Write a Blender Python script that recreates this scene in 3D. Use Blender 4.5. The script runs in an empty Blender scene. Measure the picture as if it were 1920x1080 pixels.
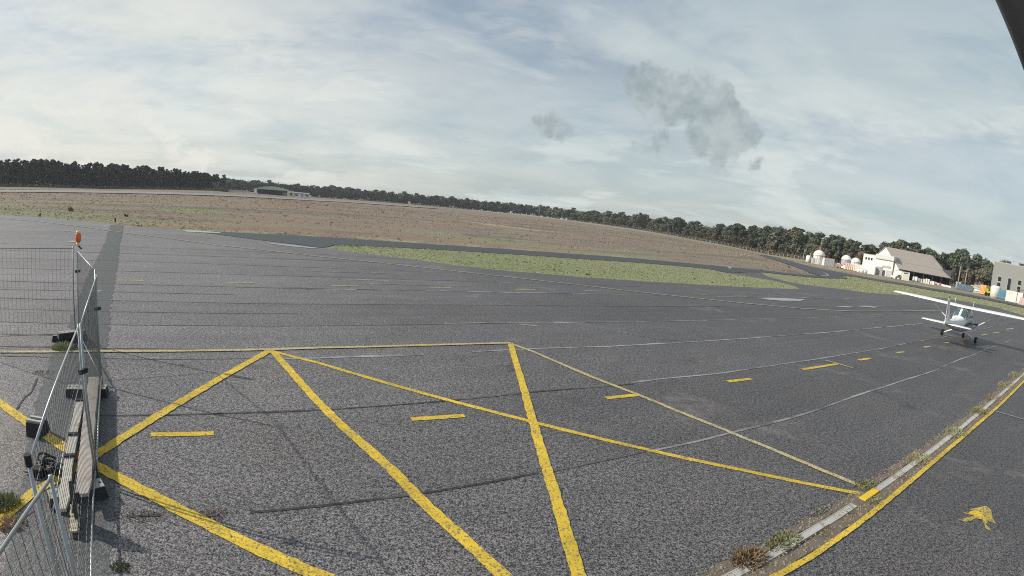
import bpy, bmesh, math, random
import numpy as np
from mathutils import Vector, Matrix, Quaternion

R = math.radians
scn = bpy.context.scene
col = scn.collection
K = [-0.0565394536, 0.000566709751, -2.51504234e-05, 4.76647087e-07]
CAM = [[0.994141, -0.108089, 0.0], [0.015495, 0.142517, -0.989671], [0.106972, 0.983873, 0.143356]]
TERRAIN = [(-180.0, 360.0, 0.0), (-90.0, 360.0, 0.0), (-54.02, 360.0, -1.09), (-43.35, 370.0, -1.29), (-32.55, 400.0, 0.61), (-25.99, 600.0, -0.7), (-21.56, 650.0, -0.57), (-10.27, 650.0, 2.02), (1.48, 620.0, 4.21), (13.19, 480.0, 1.67), (18.9, 400.0, -0.23), (26.78, 310.0, -1.89), (31.79, 225.0, -1.19), (37.03, 205.0, -1.06), (45.65, 200.0, -0.34), (52.29, 195.0, -0.15), (90.0, 200.0, 0.0), (180.0, 360.0, 0.0)]
FAM = 0.52249
OFF = {'S1': 9.037, 'S2': 5.931, 'S3': 12.177, 'S4': 15.348, 'S5': 18.45, 'P': 8.268, 'Q': 22.381, 'D': 2.782}
APRON = [(-56.0, 40.78), (-47.69, 40.12), (-41.79, 39.74), (-35.32, 38.7), (-28.53, 39.07), (-27.48, 38.79)]
APRON_R = [(-13.66, 36.45), (-11.88, 35.73), (-9.82, 35.31), (-7.49, 34.95), (-5.98, 34.74), (-4.1, 34.26), (-2.29, 34.12), (1.35, 34.76), (3.59, 35.2), (5.09, 35.47), (9.19, 37.02), (13.9, 39.08), (19.64, 41.88), (24.79, 44.8), (27.61, 46.73), (28.86, 50.14), (28.17, 53.58), (23.97, 56.21), (22.74, 59.05)]
APRON_B = [(32.73, 66.08), (30.48, 60.24), (30.32, 54.97), (31.53, 53.31), (33.58, 53.44), (37.17, 53.85), (41.17, 53.94), (46.6, 56.28), (56.58, 61.82), (66.75, 66.14), (71.26, 65.31), (76.15, 62.55), (72.55, 53.96)]
TAXI_TOP = [(-27.8, 39.24), (-25.73, 40.68), (-21.56, 42.64), (-16.81, 45.77), (-13.28, 47.37), (-8.76, 50.06), (-3.79, 53.44), (1.92, 56.73), (8.26, 59.9), (15.34, 63.36), (21.73, 65.67), (29.01, 68.34)]
TAXI_BOT = [(-27.32, 38.57), (-24.29, 38.42), (-18.71, 37.07), (-15.92, 36.71), (-13.97, 36.01), (-13.8, 36.83), (-14.05, 38.6), (-13.7, 39.8), (-11.59, 41.49), (-7.73, 44.37), (-3.32, 47.3), (1.75, 50.2), (7.32, 52.68), (13.66, 56.17), (19.93, 58.69), (22.74, 59.05), (23.97, 56.21)]
LINK_TOP = [(25.77, 67.16), (29.01, 68.34), (35.21, 71.18), (39.26, 71.56), (44.35, 73.82), (52.2, 79.88)]
LINK_BOT = [(23.97, 56.21), (28.79, 62.07), (32.73, 66.08), (37.06, 67.48), (41.37, 68.78), (47.82, 73.08), (57.23, 81.14)]
ROAD_TOP = [(101.78, 208.96), (112.33, 222.38), (97.78, 179.78), (84.28, 144.97), (77.37, 122.67), (79.53, 116.4), (81.46, 110.56), (83.25, 104.76), (89.31, 104.59), (94.56, 100.6), (101.31, 97.45), (108.44, 94.83), (111.98, 90.65), (112.81, 84.44)]
ROAD_BOT = [(89.23, 183.07), (78.0, 150.45), (60.15, 105.15), (50.96, 84.24), (48.3, 76.89), (51.57, 78.9), (62.32, 91.8), (70.9, 98.49), (73.14, 91.93), (78.72, 92.09), (82.71, 87.89), (89.21, 85.7), (95.61, 83.5), (99.06, 80.09), (100.34, 75.01)]
ROAD_TRI = [(48.3, 76.89), (51.57, 78.9), (47.82, 73.08), (57.23, 81.14), (66.91, 98.62), (67.36, 102.67)]
RUN_TOP = [(-176.21, 128.0), (-178.05, 156.46), (-176.73, 187.3), (-153.06, 196.27), (-134.41, 210.75), (-141.3, 258.0), (-134.77, 306.16), (-124.58, 355.39), (-107.7, 376.78), (-65.25, 407.43)]
RUN_BOT = [(-148.78, 108.11), (-143.72, 126.34), (-140.68, 149.15), (-124.26, 159.41), (-111.75, 175.31), (-115.8, 211.55), (-110.71, 251.64), (-104.4, 297.94), (-90.01, 315.07), (-59.38, 371.02)]
STRIPE = [(-16.71, 142.87), (-7.89, 144.35), (3.95, 136.46), (13.03, 134.91), (3.75, 128.69), (-7.14, 131.3)]
PATCH_L = [(-35.31, 38.182), (-25.035, 26.504), (-18.815, 19.149), (-17.274, 17.245), (-14.204, 13.757), (-13.361, 12.779), (-11.787, 10.918), (-11.202, 10.339), (-10.383, 9.217), (-9.685, 8.311), (-8.962, 7.523), (-8.104, 6.447), (-7.602, 5.973), (-7.324, 5.574), (-6.65, 4.929), (-6.164, 4.479), (-5.86, 4.16), (-5.244, 3.391), (-4.711, 2.802), (-4.378, 2.422)]
PATCH_R = [(-34.318, 38.838), (-23.919, 26.758), (-15.516, 17.104), (-12.662, 13.697), (-11.014, 11.82), (-9.444, 10.013), (-8.445, 8.859), (-7.172, 7.635), (-6.657, 7.134), (-5.668, 5.971), (-4.838, 4.944), (-4.408, 4.444), (-4.133, 4.063), (-3.699, 3.435), (-3.413, 3.016)]
LINES = {'taxi_line': ([(-48.959, 35.668), (-42.809, 35.681), (-36.366, 34.863), (-30.976, 33.516), (-24.535, 32.46), (-19.786, 31.35), (-15.716, 31.199), (-11.947, 30.879), (-8.603, 31.043), (-5.292, 30.926), (-2.043, 30.934), (1.251, 30.917), (4.478, 30.707), (7.659, 30.457), (11.0, 30.547), (14.594, 30.733), (18.765, 31.329), (21.957, 32.323), (24.508, 33.301), (31.719, 36.977), (44.743, 44.069)], 0.16), 'top': ([(-11.864, 7.468), (-11.174, 7.96), (-9.001, 9.506), (-5.757, 11.574), (-4.647, 12.303), (-2.167, 13.714), (0.132, 14.93)], 0.155), 'La': ([(-5.672, 11.549), (-4.193, 11.132), (-1.406, 9.988), (0.635, 9.212), (2.566, 8.481), (4.219, 7.825), (6.033, 6.991), (6.177, 6.924)], 0.125), 'Lb': ([(0.133, 14.9), (0.806, 14.235), (2.172, 12.531), (3.205, 11.409), (4.677, 9.573), (5.317, 8.729), (6.273, 7.356), (6.424, 7.145)], 0.13), 'Lc': ([(-5.649, 11.561), (-5.407, 11.346), (-3.389, 8.927), (-2.609, 8.044), (-2.21, 7.635), (-1.468, 6.836), (-0.831, 6.038), (-0.298, 5.429), (0.035, 5.033), (0.428, 4.535)], 0.175), 'Ld': ([(0.134, 14.87), (0.542, 10.626), (0.732, 8.455), (0.84, 7.393), (0.935, 6.461), (1.049, 5.167), (1.11, 4.602)], 0.175), 'Le': ([(-5.652, 11.509), (-5.681, 9.172), (-5.669, 7.252), (-5.65, 6.151), (-5.63, 5.223), (-5.672, 4.19), (-5.575, 3.482), (-5.522, 3.071)], 0.19), 'Lf': ([(-9.623, 6.2), (-8.593, 5.964), (-7.428, 5.684), (-6.207, 5.385), (-5.229, 5.187), (-4.24, 4.984), (-3.321, 4.75), (-2.487, 4.53), (-1.651, 4.309), (-1.154, 4.174)], 0.19), 'Y': ([(41.349, 26.766), (21.882, 15.449), (15.998, 12.05), (12.925, 10.329), (9.802, 8.542), (7.697, 7.302), (5.359, 5.89), (4.184, 5.205), (3.642, 4.924), (3.022, 4.609)], 0.1), 'white': ([(14.846, 11.684), (15.275, 11.168), (15.651, 10.634), (16.288, 9.718)], 0.08), 'Tbar': ([(11.569, 16.823), (12.205, 15.956)], 0.12)}
DASH = [[(-5.32, 6.458), (-4.437, 6.97)], [(-1.548, 8.709), (-0.626, 9.153)], [(2.351, 10.974), (3.239, 11.446)], [(6.14, 13.198), (7.043, 13.654)], [(9.639, 15.214), (11.948, 16.464)], [(13.49, 17.343), (14.427, 17.801)], [(17.152, 19.412), (17.987, 19.768)], [(20.676, 21.365), (21.566, 21.811)], [(24.304, 23.357), (25.088, 23.77)], [(33.14, 28.247), (34.651, 29.007)], [(36.862, 30.205), (38.764, 31.135)], [(43.174, 33.851), (46.279, 35.434)], [(-15.342, 16.878), (-14.367, 17.581)], [(-11.494, 19.267), (-10.532, 19.911)], [(-7.66, 21.342), (-6.651, 21.959)], [(-3.884, 23.719), (-2.936, 24.292)], [(0.148, 26.038), (1.257, 26.816)], [(4.024, 28.356), (5.114, 29.03)], [(11.767, 32.59), (12.845, 33.241)], [(15.425, 34.645), (16.548, 35.332)], [(22.934, 38.59), (23.982, 39.163)], [(26.349, 40.408), (27.361, 40.94)], [(29.799, 42.221), (30.847, 42.759)]]
WHITEJ = [[(-9.818, 24.906), (-7.92, 25.995)], [(-7.341, 26.428), (-6.404, 27.101)], [(-8.051, 23.169), (-5.914, 24.482)], [(-5.546, 24.583), (-4.387, 25.348)], [(-8.226, 19.873), (-6.452, 21.034)], [(-2.047, 23.618), (0.427, 25.108)], [(0.366, 17.707), (1.091, 17.767)], [(26.052, 39.852), (27.143, 40.258)], [(31.908, 50.713), (33.512, 50.853)], [(32.745, 49.03), (33.76, 49.009)]]
PUD = [[(-27.839, 38.901), (-26.775, 39.929), (-24.822, 40.261), (-24.321, 39.709), (-25.51, 38.687), (-26.726, 38.114)], [(-18.357, 35.944), (-16.432, 35.962), (-13.955, 35.761), (-14.02, 35.125), (-15.742, 34.913), (-17.355, 35.243)], [(17.126, 34.071), (18.713, 35.558), (20.308, 36.462), (22.717, 37.36), (21.296, 35.738), (19.017, 34.46)], [(27.397, 36.761), (29.482, 38.295), (31.162, 38.704), (29.823, 37.592)], [(23.759, 34.857), (25.717, 36.117), (26.724, 36.274), (25.354, 35.219)], [(-27.612, 25.514), (-27.61, 26.194), (-26.913, 25.971), (-26.904, 25.526)], [(-33.776, 30.67), (-33.104, 30.98), (-32.785, 30.511)], [(-14.711, 14.586), (-14.434, 14.985), (-14.124, 14.888), (-14.229, 14.6)], [(-35.315, 31.17), (-35.086, 31.203), (-34.936, 31.012)]]
RUB = [[(-5.833, 9.71), (-4.454, 8.293), (-3.207, 7.256), (-2.34, 6.254), (-1.584, 5.279), (-1.012, 4.518)], [(4.052, 18.376), (5.305, 17.851), (6.098, 17.865)]]
CRACK = [[(-9.008, 7.303), (-8.514, 6.723), (-8.412, 6.466), (-8.066, 5.931)], [(-5.336, 3.889), (-5.325, 3.54), (-5.153, 3.198)], [(-4.185, 4.43), (-4.002, 4.557), (-3.857, 4.641)], [(-3.554, 4.784), (-3.382, 4.817), (-3.197, 4.959)]]
DRAIN = [(2.935, 4.893), (3.196, 5.048), (3.882, 5.433), (4.552, 5.81), (5.633, 6.448), (5.961, 6.637), (6.417, 6.908), (7.601, 7.614), (8.636, 8.137), (9.645, 8.763), (10.238, 9.088), (12.719, 10.605), (16.026, 12.505), (20.267, 14.979), (23.562, 16.879), (34.839, 23.333)]
SPLAT = [(8.729, 6.136), (8.698, 5.971), (8.461, 5.707), (8.33, 5.499), (8.302, 5.675), (8.115, 5.525), (8.008, 5.309), (7.949, 5.424), (8.176, 5.7), (8.059, 5.788), (7.747, 5.708), (7.603, 5.776), (8.054, 5.87), (8.301, 5.938), (8.213, 6.059), (8.509, 6.109)]
WEED = {'dry_bottom': (3.31, 5.242), 'green2': (3.975, 5.606), 'small': (4.761, 5.795), 'w1': (6.491, 7.205), 'w2': (6.292, 6.615), 'w3': (8.725, 8.26), 'w4': (11.374, 9.718), 'w5': (14.23, 11.449), 'w6': (16.59, 12.876), 'w7': (19.638, 14.747), 'w8': (22.582, 16.498), 'w9': (5.456, 6.285), 'w10': (7.648, 7.546), 'leftA': (-5.766, 3.767), 'leftB': (-5.386, 3.501), 'tuft': (-10.061, 9.062), 'bot': (-3.679, 3.586), 'crackA': (-4.053, 4.512), 'crackB': (-3.288, 4.917), 'c3': (-9.144, 7.609)}
FENCE = {'P1': (-10.889, 10.529), 'P2': (-7.565, 7.771), 'P3': (-5.071, 4.882), 'P4': (-2.805, 2.094), 'P5': (-2.615, 2.101), 'E2': (-2.244, 1.233), 'P1base': (-9.929, 9.51), 'A2': (-12.265, 8.938), 'Ab': (-11.886, 8.525), 'Ab2': (-10.81, 9.352), 'P2b': (-7.625, 7.749), 'P3b': (-5.303, 5.043)}
GROUNDPX = {'blk1L': (-10.829, 9.348), 'blk1R': (-10.268, 9.731), 'blk1b': (-9.693, 9.292), 'blk2L': (-7.77, 6.885), 'blk2R': (-7.437, 7.004), 'blk2far': (-7.093, 7.312), 'blk3L': (-5.249, 4.004), 'blk3R': (-4.931, 4.131), 'blk3far': (-4.834, 4.631), 'stoneL': (-7.075, 5.415), 'stoneR': (-6.852, 5.492), 'mat1': (-5.996, 4.574), 'mat2': (-5.835, 4.86), 'pl1a': (-7.105, 7.092), 'pl1b': (-4.445, 4.01), 'pl2a': (-6.623, 6.23), 'pl2b': (-4.446, 3.628), 'pl3a': (-4.613, 3.968), 'pl3b': (-4.481, 3.748), 'shad0': (-4.329, 4.215), 'shad1': (-3.329, 3.96), 'brk': (-3.238, -2.658)}
PLANK = {'a': ((-7.578, 7.579, 0.22), (-4.739, 4.272, 0.25)), 'b': ((-7.067, 6.658, 0.2), (-4.78, 3.909, 0.22)), 'c': ((-4.678, 4.024, 0.25), (-4.481, 3.748, 0.1))}
S2PX = [(-2.858, 5.162), (0.709, 7.241), (2.644, 8.394)]
S1PX = [(-6.847, 6.394), (3.176, 12.361)]
KERB1 = [(30.36, 69.48), (29.02, 67.8), (27.98, 65.87), (27.47, 64.29), (27.98, 64.26)]
KERB2 = [(60.23, 96.11), (60.26, 93.72), (56.37, 86.32), (52.49, 80.49), (48.99, 76.84)]
ARM = [(0.9154, 0.7202, 4.4173), (0.9679, 0.7168, 4.3292)]
BG = {'sign': (-9.73, 63.86, 0.0), 'pa': (-47.69, 40.12, -0.0), 'pb': (-37.12, 40.74, -0.0), 'bush': (-54.18, 50.62, -0.0), 'farhang': (-207.65, 415.95, -0.45)}
CAM_H = 3.84
# ---------------------------------------------------------------- camera, world, sun, exposure
cd = bpy.data.cameras.new('camera')
cd.sensor_fit = 'HORIZONTAL'; cd.sensor_width = 36.0
cd.lens = 15.5
cd.type = 'PANO'
for _c in (cd, getattr(cd, 'cycles', None)):      # the surveillance camera's wide lens with its barrel distortion
    if _c is None: continue
    try:
        _c.panorama_type = 'FISHEYE_LENS_POLYNOMIAL'
        _c.fisheye_fov = R(178)
        _c.fisheye_polynomial_k0 = 0.0
        _c.fisheye_polynomial_k1, _c.fisheye_polynomial_k2, _c.fisheye_polynomial_k3, _c.fisheye_polynomial_k4 = K
    except Exception:
        pass
cd.clip_start = 0.05; cd.clip_end = 20000
cam = bpy.data.objects.new('camera', cd); col.objects.link(cam)
m4 = Matrix(CAM).to_4x4(); m4.translation = (0, 0, CAM_H)
cam.matrix_world = m4
scn.camera = cam

SUN_AZ, SUN_EL = R(-88), R(28)
sun_dir = Vector((math.cos(SUN_EL) * math.sin(SUN_AZ), math.cos(SUN_EL) * math.cos(SUN_AZ), math.sin(SUN_EL)))
sl = bpy.data.lights.new('sun', 'SUN'); sl.energy = 4.7; sl.angle = R(0.6); sl.color = (1.0, .93, .82)
so = bpy.data.objects.new('sun', sl); col.objects.link(so)
so.rotation_euler = sun_dir.to_track_quat('Z', 'Y').to_euler(); so.location = (-40, 0, 30)

scn.view_settings.view_transform = 'Standard'
scn.view_settings.look = 'None'
scn.view_settings.exposure = 0.0
scn.view_settings.gamma = 1.0
scn.view_settings.use_curve_mapping = False
scn.render.engine = 'CYCLES'
scn.cycles.use_denoising = False
scn.cycles.max_bounces = 5
scn.cycles.diffuse_bounces = 2
scn.cycles.glossy_bounces = 2
scn.cycles.transparent_max_bounces = 6
scn.cycles.filter_width = 1.05


class NT:
    """small helper to write node trees"""
    def __init__(s, tree): s.t = tree; s.n = tree.nodes; s.l = tree.links
    def new(s, typ, **kw):
        nd = s.n.new(typ)
        for k, v in kw.items(): setattr(nd, k, v)
        return nd
    def put(s, nd, name, v):
        sock = nd.inputs[name]
        if hasattr(v, 'is_output') or isinstance(v, bpy.types.NodeSocket): s.l.new(v, sock)
        elif v is not None:
            if hasattr(sock.default_value, '__len__') and not hasattr(v, '__len__'): v = (v,) * len(sock.default_value)
            if hasattr(sock.default_value, '__len__') and len(sock.default_value) == 4 and len(v) == 3: v = (*v, 1)
            sock.default_value = v
    def math(s, op, a, b=None, c=None, clamp=False):
        nd = s.new('ShaderNodeMath', operation=op, use_clamp=clamp)
        for i, v in enumerate((a, b, c)):
            if v is not None: s.put(nd, i, v)
        return nd.outputs[0]
    def vmath(s, op, a, b=None, scale=None):
        nd = s.new('ShaderNodeVectorMath', operation=op)
        s.put(nd, 0, a)
        if b is not None: s.put(nd, 1, b)
        if scale is not None: s.put(nd, 'Scale', scale)
        return nd.outputs['Value'] if op in ('DOT_PRODUCT', 'LENGTH', 'DISTANCE') else nd.outputs[0]
    def noise(s, vec, scale, detail=3, rough=.55, dist=0, out='Fac'):
        nd = s.new('ShaderNodeTexNoise'); s.put(nd, 'Vector', vec)
        s.put(nd, 'Scale', scale); s.put(nd, 'Detail', detail); s.put(nd, 'Roughness', rough); s.put(nd, 'Distortion', dist)
        return nd.outputs[out]
    def ramp(s, fac, lo, hi, a=0.0, b=1.0, smooth=True):
        nd = s.new('ShaderNodeMapRange', interpolation_type='SMOOTHSTEP' if smooth else 'LINEAR')
        s.put(nd, 0, fac); s.put(nd, 1, lo); s.put(nd, 2, hi); s.put(nd, 3, a); s.put(nd, 4, b)
        return nd.outputs[0]
    def mix(s, fac, a, b, typ='MIX'):
        nd = s.new('ShaderNodeMix', data_type='RGBA', blend_type=typ)
        s.put(nd, 0, fac); s.put(nd, 6, a); s.put(nd, 7, b)
        return nd.outputs[2]
    def scale3(s, vec, v):
        nd = s.new('ShaderNodeMapping'); s.put(nd, 'Vector', vec); s.put(nd, 'Scale', v)
        return nd.outputs[0]


# world: clear sky behind a broken veil of high cloud with a few low cumulus
w = bpy.data.worlds.new('World'); scn.world = w; w.use_nodes = True
t = NT(w.node_tree); t.n.clear()
out = t.new('ShaderNodeOutputWorld'); bg = t.new('ShaderNodeBackground')
t.l.new(bg.outputs[0], out.inputs[0])
sky = t.new('ShaderNodeTexSky', sky_type='NISHITA', sun_disc=False)
sky.sun_elevation = SUN_EL; sky.sun_rotation = SUN_AZ % (2 * math.pi)
sky.air_density = 1.0; sky.dust_density = 1.5; sky.ozone_density = 1.0; sky.altitude = 20
g = t.new('ShaderNodeTexCoord').outputs['Generated']
d = t.vmath('NORMALIZE', g)
sep = t.new('ShaderNodeSeparateXYZ'); t.l.new(d, sep.inputs[0])
dz = t.math('MAXIMUM', sep.outputs[2], 0.0)
inv = t.math('DIVIDE', 1.0, t.math('ADD', dz, 0.13))
pl = t.vmath('MULTIPLY', t.vmath('SCALE', d, scale=inv), (1, 1, 0))         # cloud deck seen in perspective
veil = t.noise(t.vmath('ADD', pl, (1.3, 4.1, 0)), 0.55, 7, .58, .4)
veil = t.ramp(veil, .40, .58)
stre = t.noise(t.scale3(pl, (.8, 1.1, 1)), .9, 7, .60, .5)
lowveil = t.ramp(sep.outputs[2], .40, .16)
veil = t.math('MAXIMUM', t.math('MULTIPLY', veil, .95), t.math('MULTIPLY', lowveil, .62))
white = t.mix(t.ramp(stre, .28, .70), (4.9, 5.75, 5.9), (7.1, 7.5, 7.25))
c1 = t.mix(t.math('MULTIPLY', veil, .93), t.mix(.25, sky.outputs[0], (3.6, 4.4, 5.0)), white)
# brighter, creamier cloud towards the sun
tow = t.ramp(t.vmath('DOT_PRODUCT', d, tuple(sun_dir)), -.1, .95)
c1 = t.mix(t.math('MULTIPLY', t.math('MULTIPLY', tow, .75), t.ramp(t.noise(t.vmath('ADD', pl, (3, 1, 0)), .8, 7, .62, .5), .34, .60)), c1, (8.0, 7.9, 7.25), 'MIX')
# wisps and bluish holes
hole = t.ramp(t.noise(t.vmath('ADD', pl, (7.7, 2.2, 0)), 1.0, 8, .6, .9), .55, .68)
c1 = t.mix(t.math('MULTIPLY', hole, t.ramp(sep.outputs[2], .10, .25, 0, .50)), c1, (3.1, 4.2, 5.0))
alto = t.noise(t.scale3(pl, (1, 1.5, 1)), 5.0, 6, .62, .5)
altm = t.math('MULTIPLY', t.ramp(t.noise(pl, .9, 4, .6), .42, .62), t.ramp(sep.outputs[2], .14, .30))
c1 = t.mix(t.math('MULTIPLY', altm, .50), c1, t.mix(t.ramp(alto, .36, .66), (3.9, 4.7, 5.3), (6.9, 7.2, 7.0)))
c1 = t.mix(t.ramp(sep.outputs[2], .26, .46, 0, .55), c1, (3.1, 4.0, 4.9))
# puffy cumulus near the horizon
cu = t.noise(t.scale3(d, (1, 1, 2.0)), 6.5, 10, .60, .2)
cum = t.math('MULTIPLY', t.ramp(cu, .49, .56), t.math('MULTIPLY', t.ramp(sep.outputs[2], .19, .06), t.ramp(t.vmath('DOT_PRODUCT', d, tuple(sun_dir)), .15, .60)))
cusha = t.noise(t.vmath('ADD', t.scale3(d, (1, 1, 2.0)), (.03, 0, .05)), 6.5, 10, .60, .2)
c1 = t.mix(t.math('MULTIPLY', cum, .85), c1, t.mix(t.ramp(cusha, .46, .66), (7.9, 7.8, 7.2), (5.9, 6.15, 6.1)))


def azel(az, el): return (math.sin(R(az)) * math.cos(R(el)), math.cos(R(az)) * math.cos(R(el)), math.sin(R(el)))


# the low grey cumulus fragments
wob = t.noise(d, 11, 9, .66, .1, 'Color')
dw = t.vmath('ADD', d, t.vmath('SCALE', t.vmath('SUBTRACT', wob, (.5, .5, .5)), scale=.075))
fb = t.noise(d, 13, 9, .64, .25)
cl = None
for az, el, rad, k in ((13.0, 15.0, .052, .8), (16.5, 13.6, .062, 1), (19.8, 12.4, .058, 1.1), (21.8, 11.2, .05, 1.1), (18.6, 10.6, .048, .8),
                       (14.6, 9.4, .042, .5), (1.9, 9.9, .024, .42), (3.6, 9.0, .022, .44), (21, 8.8, .036, .48), (24.5, 7.9, .028, .46)):
    q = t.math('MULTIPLY', t.math('SUBTRACT', 1.0, t.math('DIVIDE', t.vmath('DISTANCE', dw, azel(az, el)), rad * 1.12)), k)
    cl = q if cl is None else t.math('MAXIMUM', cl, q)
cdark = t.mix(t.ramp(t.noise(d, 16, 8, .62), .34, .66), (2.9, 3.5, 3.75), (4.5, 5.15, 5.25))
cl = t.ramp(t.math('ADD', t.math('MULTIPLY', cl, 1.5), t.math('MULTIPLY', t.math('SUBTRACT', fb, .5), 3.0)), .12, .60)
c1 = t.mix(t.math('MULTIPLY', cl, .92), c1, cdark)
below = t.ramp(sep.outputs[2], -.02, .0)
c1 = t.mix(below, (2.2, 2.2, 2.1), c1)
t.l.new(c1, bg.inputs[0]); bg.inputs[1].default_value = 0.108

# ---------------------------------------------------------------- helpers
def tag(o, label=None, cat=None, group=None, kind=None):
    if label: o['label'] = label
    if cat: o['category'] = cat
    if group: o['group'] = group
    if kind: o['kind'] = kind
    return o


def thing(name, label, cat, loc=(0, 0, 0), rz=0, group=None):
    o = bpy.data.objects.new(name, None); col.objects.link(o)
    o.empty_display_size = .3
    o.location = loc; o.rotation_euler = (0, 0, rz)
    return tag(o, label, cat, group)


def dup(root, loc=None, rz=None, label=None, scale=None):
    r = root.copy(); col.objects.link(r)
    if loc is not None: r.location = loc
    if rz is not None: r.rotation_euler = (0, 0, rz)
    if scale is not None: r.scale = scale
    if label: r['label'] = label
    for ch in list(root.children):
        c = ch.copy(); col.objects.link(c); c.parent = r
        for gch in list(ch.children):
            e = gch.copy(); col.objects.link(e); e.parent = c
    return r


class MB:
    def __init__(s): s.v = []; s.f = []; s.mi = []; s.m = 0
    def add(s, vs, fs):
        n = len(s.v); s.v += [tuple(p) for p in vs]
        s.f += [tuple(i + n for i in f) for f in fs]; s.mi += [s.m] * len(fs)
        return s
    def box(s, c, size, rot=None, taper=(1, 1)):
        x, y, z = (k / 2 for k in size); vs = []
        for k in (-1, 1):
            tx, ty = (1, 1) if k < 0 else taper
            for a, b in ((-1, -1), (1, -1), (1, 1), (-1, 1)): vs.append(Vector((a * x * tx, b * y * ty, k * z)))
        if rot is not None:
            mt = rot if isinstance(rot, Matrix) else Matrix.Rotation(rot, 3, 'Z')
            vs = [mt @ p for p in vs]
        c = Vector(c)
        return s.add([p + c for p in vs], [(3, 2, 1, 0), (4, 5, 6, 7), (0, 1, 5, 4), (1, 2, 6, 5), (2, 3, 7, 6), (3, 0, 4, 7)])
    def beam(s, p, q, wdt, hgt):
        p, q = Vector(p), Vector(q); dd = (q - p)
        L = dd.length; dd.normalize()
        sd = dd.cross(Vector((0, 0, 1)))
        sd = Vector((1, 0, 0)) if sd.length < 1e-4 else sd.normalized()
        up = sd.cross(dd)
        mt = Matrix((sd, dd, up)).transposed()
        return s.box((p + q) / 2, (wdt, L, hgt), mt)
    def tube(s, pts, r, n=6, caps=True):
        pts = [Vector(p) for p in pts]; rs = r if hasattr(r, '__len__') else [r] * len(pts)
        vs = []; fs = []; prev = None
        for i, p in enumerate(pts):
            dd = (pts[min(i + 1, len(pts) - 1)] - pts[max(i - 1, 0)]).normalized()
            if prev is None:
                a = dd.orthogonal().normalized()
            else:
                a = (prev - dd * prev.dot(dd)).normalized()
            prev = a; b = dd.cross(a)
            for k in range(n):
                th = 2 * math.pi * k / n
                vs.append(p + (a * math.cos(th) + b * math.sin(th)) * rs[i])
        for i in range(len(pts) - 1):
            for k in range(n):
                fs.append((i * n + k, i * n + (k + 1) % n, (i + 1) * n + (k + 1) % n, (i + 1) * n + k))
        if caps:
            fs.append(tuple(range(n - 1, -1, -1))); fs.append(tuple((len(pts) - 1) * n + k for k in range(n)))
        return s.add(vs, fs)
    def lathe(s, prof, c=(0, 0, 0), n=20, axis='Z'):
        vs = []; fs = []; c = Vector(c)
        for r, z in prof:
            for k in range(n):
                th = 2 * math.pi * k / n
                p = Vector((r * math.cos(th), r * math.sin(th), z))
                if axis == 'Y': p = Vector((p.x, p.z, p.y))
                if axis == 'X': p = Vector((p.z, p.x, p.y))
                vs.append(p + c)
        for i in range(len(prof) - 1):
            for k in range(n): fs.append((i * n + k, i * n + (k + 1) % n, (i + 1) * n + (k + 1) % n, (i + 1) * n + k))
        fs.append(tuple(range(n - 1, -1, -1))); fs.append(tuple((len(prof) - 1) * n + k for k in range(n)))
        return s.add(vs, fs)
    def prism(s, poly, h0, h1):
        n = len(poly); vs = [(x, y, h0) for x, y in poly] + [(x, y, h1) for x, y in poly]
        fs = [tuple(range(n - 1, -1, -1)), tuple(range(n, 2 * n))] + [(i, (i + 1) % n, n + (i + 1) % n, n + i) for i in range(n)]
        return s.add(vs, fs)
    def mesh(s, name, mats, smooth=False):
        me = bpy.data.meshes.new(name); me.from_pydata(s.v, [], s.f)
        for m in (mats if isinstance(mats, (list, tuple)) else [mats]): me.materials.append(m)
        if len(me.materials) > 1: me.polygons.foreach_set('material_index', s.mi)
        if smooth: me.polygons.foreach_set('use_smooth', [True] * len(me.polygons))
        me.update()
        return me
    def build(s, name, mats, parent=None, smooth=False, fixn=True):
        me = s.mesh(name, mats, smooth)
        if fixn:
            b = bmesh.new(); b.from_mesh(me); bmesh.ops.recalc_face_normals(b, faces=b.faces); b.to_mesh(me); b.free()
        return link(name, me, parent)


def link(name, me, parent=None):
    o = bpy.data.objects.new(name, me); col.objects.link(o)
    if parent is not None: o.parent = parent
    return o


_ta = np.array(TERRAIN)
def terrain(x, y):
    az = np.degrees(np.arctan2(x, y)); D = np.hypot(x, y)
    Df = np.interp(az, _ta[:, 0], _ta[:, 1]); zf = np.interp(az, _ta[:, 0], _ta[:, 2])
    return zf * np.clip((D - 95.0) / (Df - 95.0), 0, 1)
def tz(x, y): return float(terrain(x, y))
def at(az, D, dz=0.0):
    x, y = D * math.sin(R(az)), D * math.cos(R(az)); return Vector((x, y, tz(x, y) + dz))


# ---------------------------------------------------------------- materials
def pmat(name):
    m = bpy.data.materials.new(name); m.use_nodes = True
    t = NT(m.node_tree); b = t.n['Principled BSDF']
    return m, t, b


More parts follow.
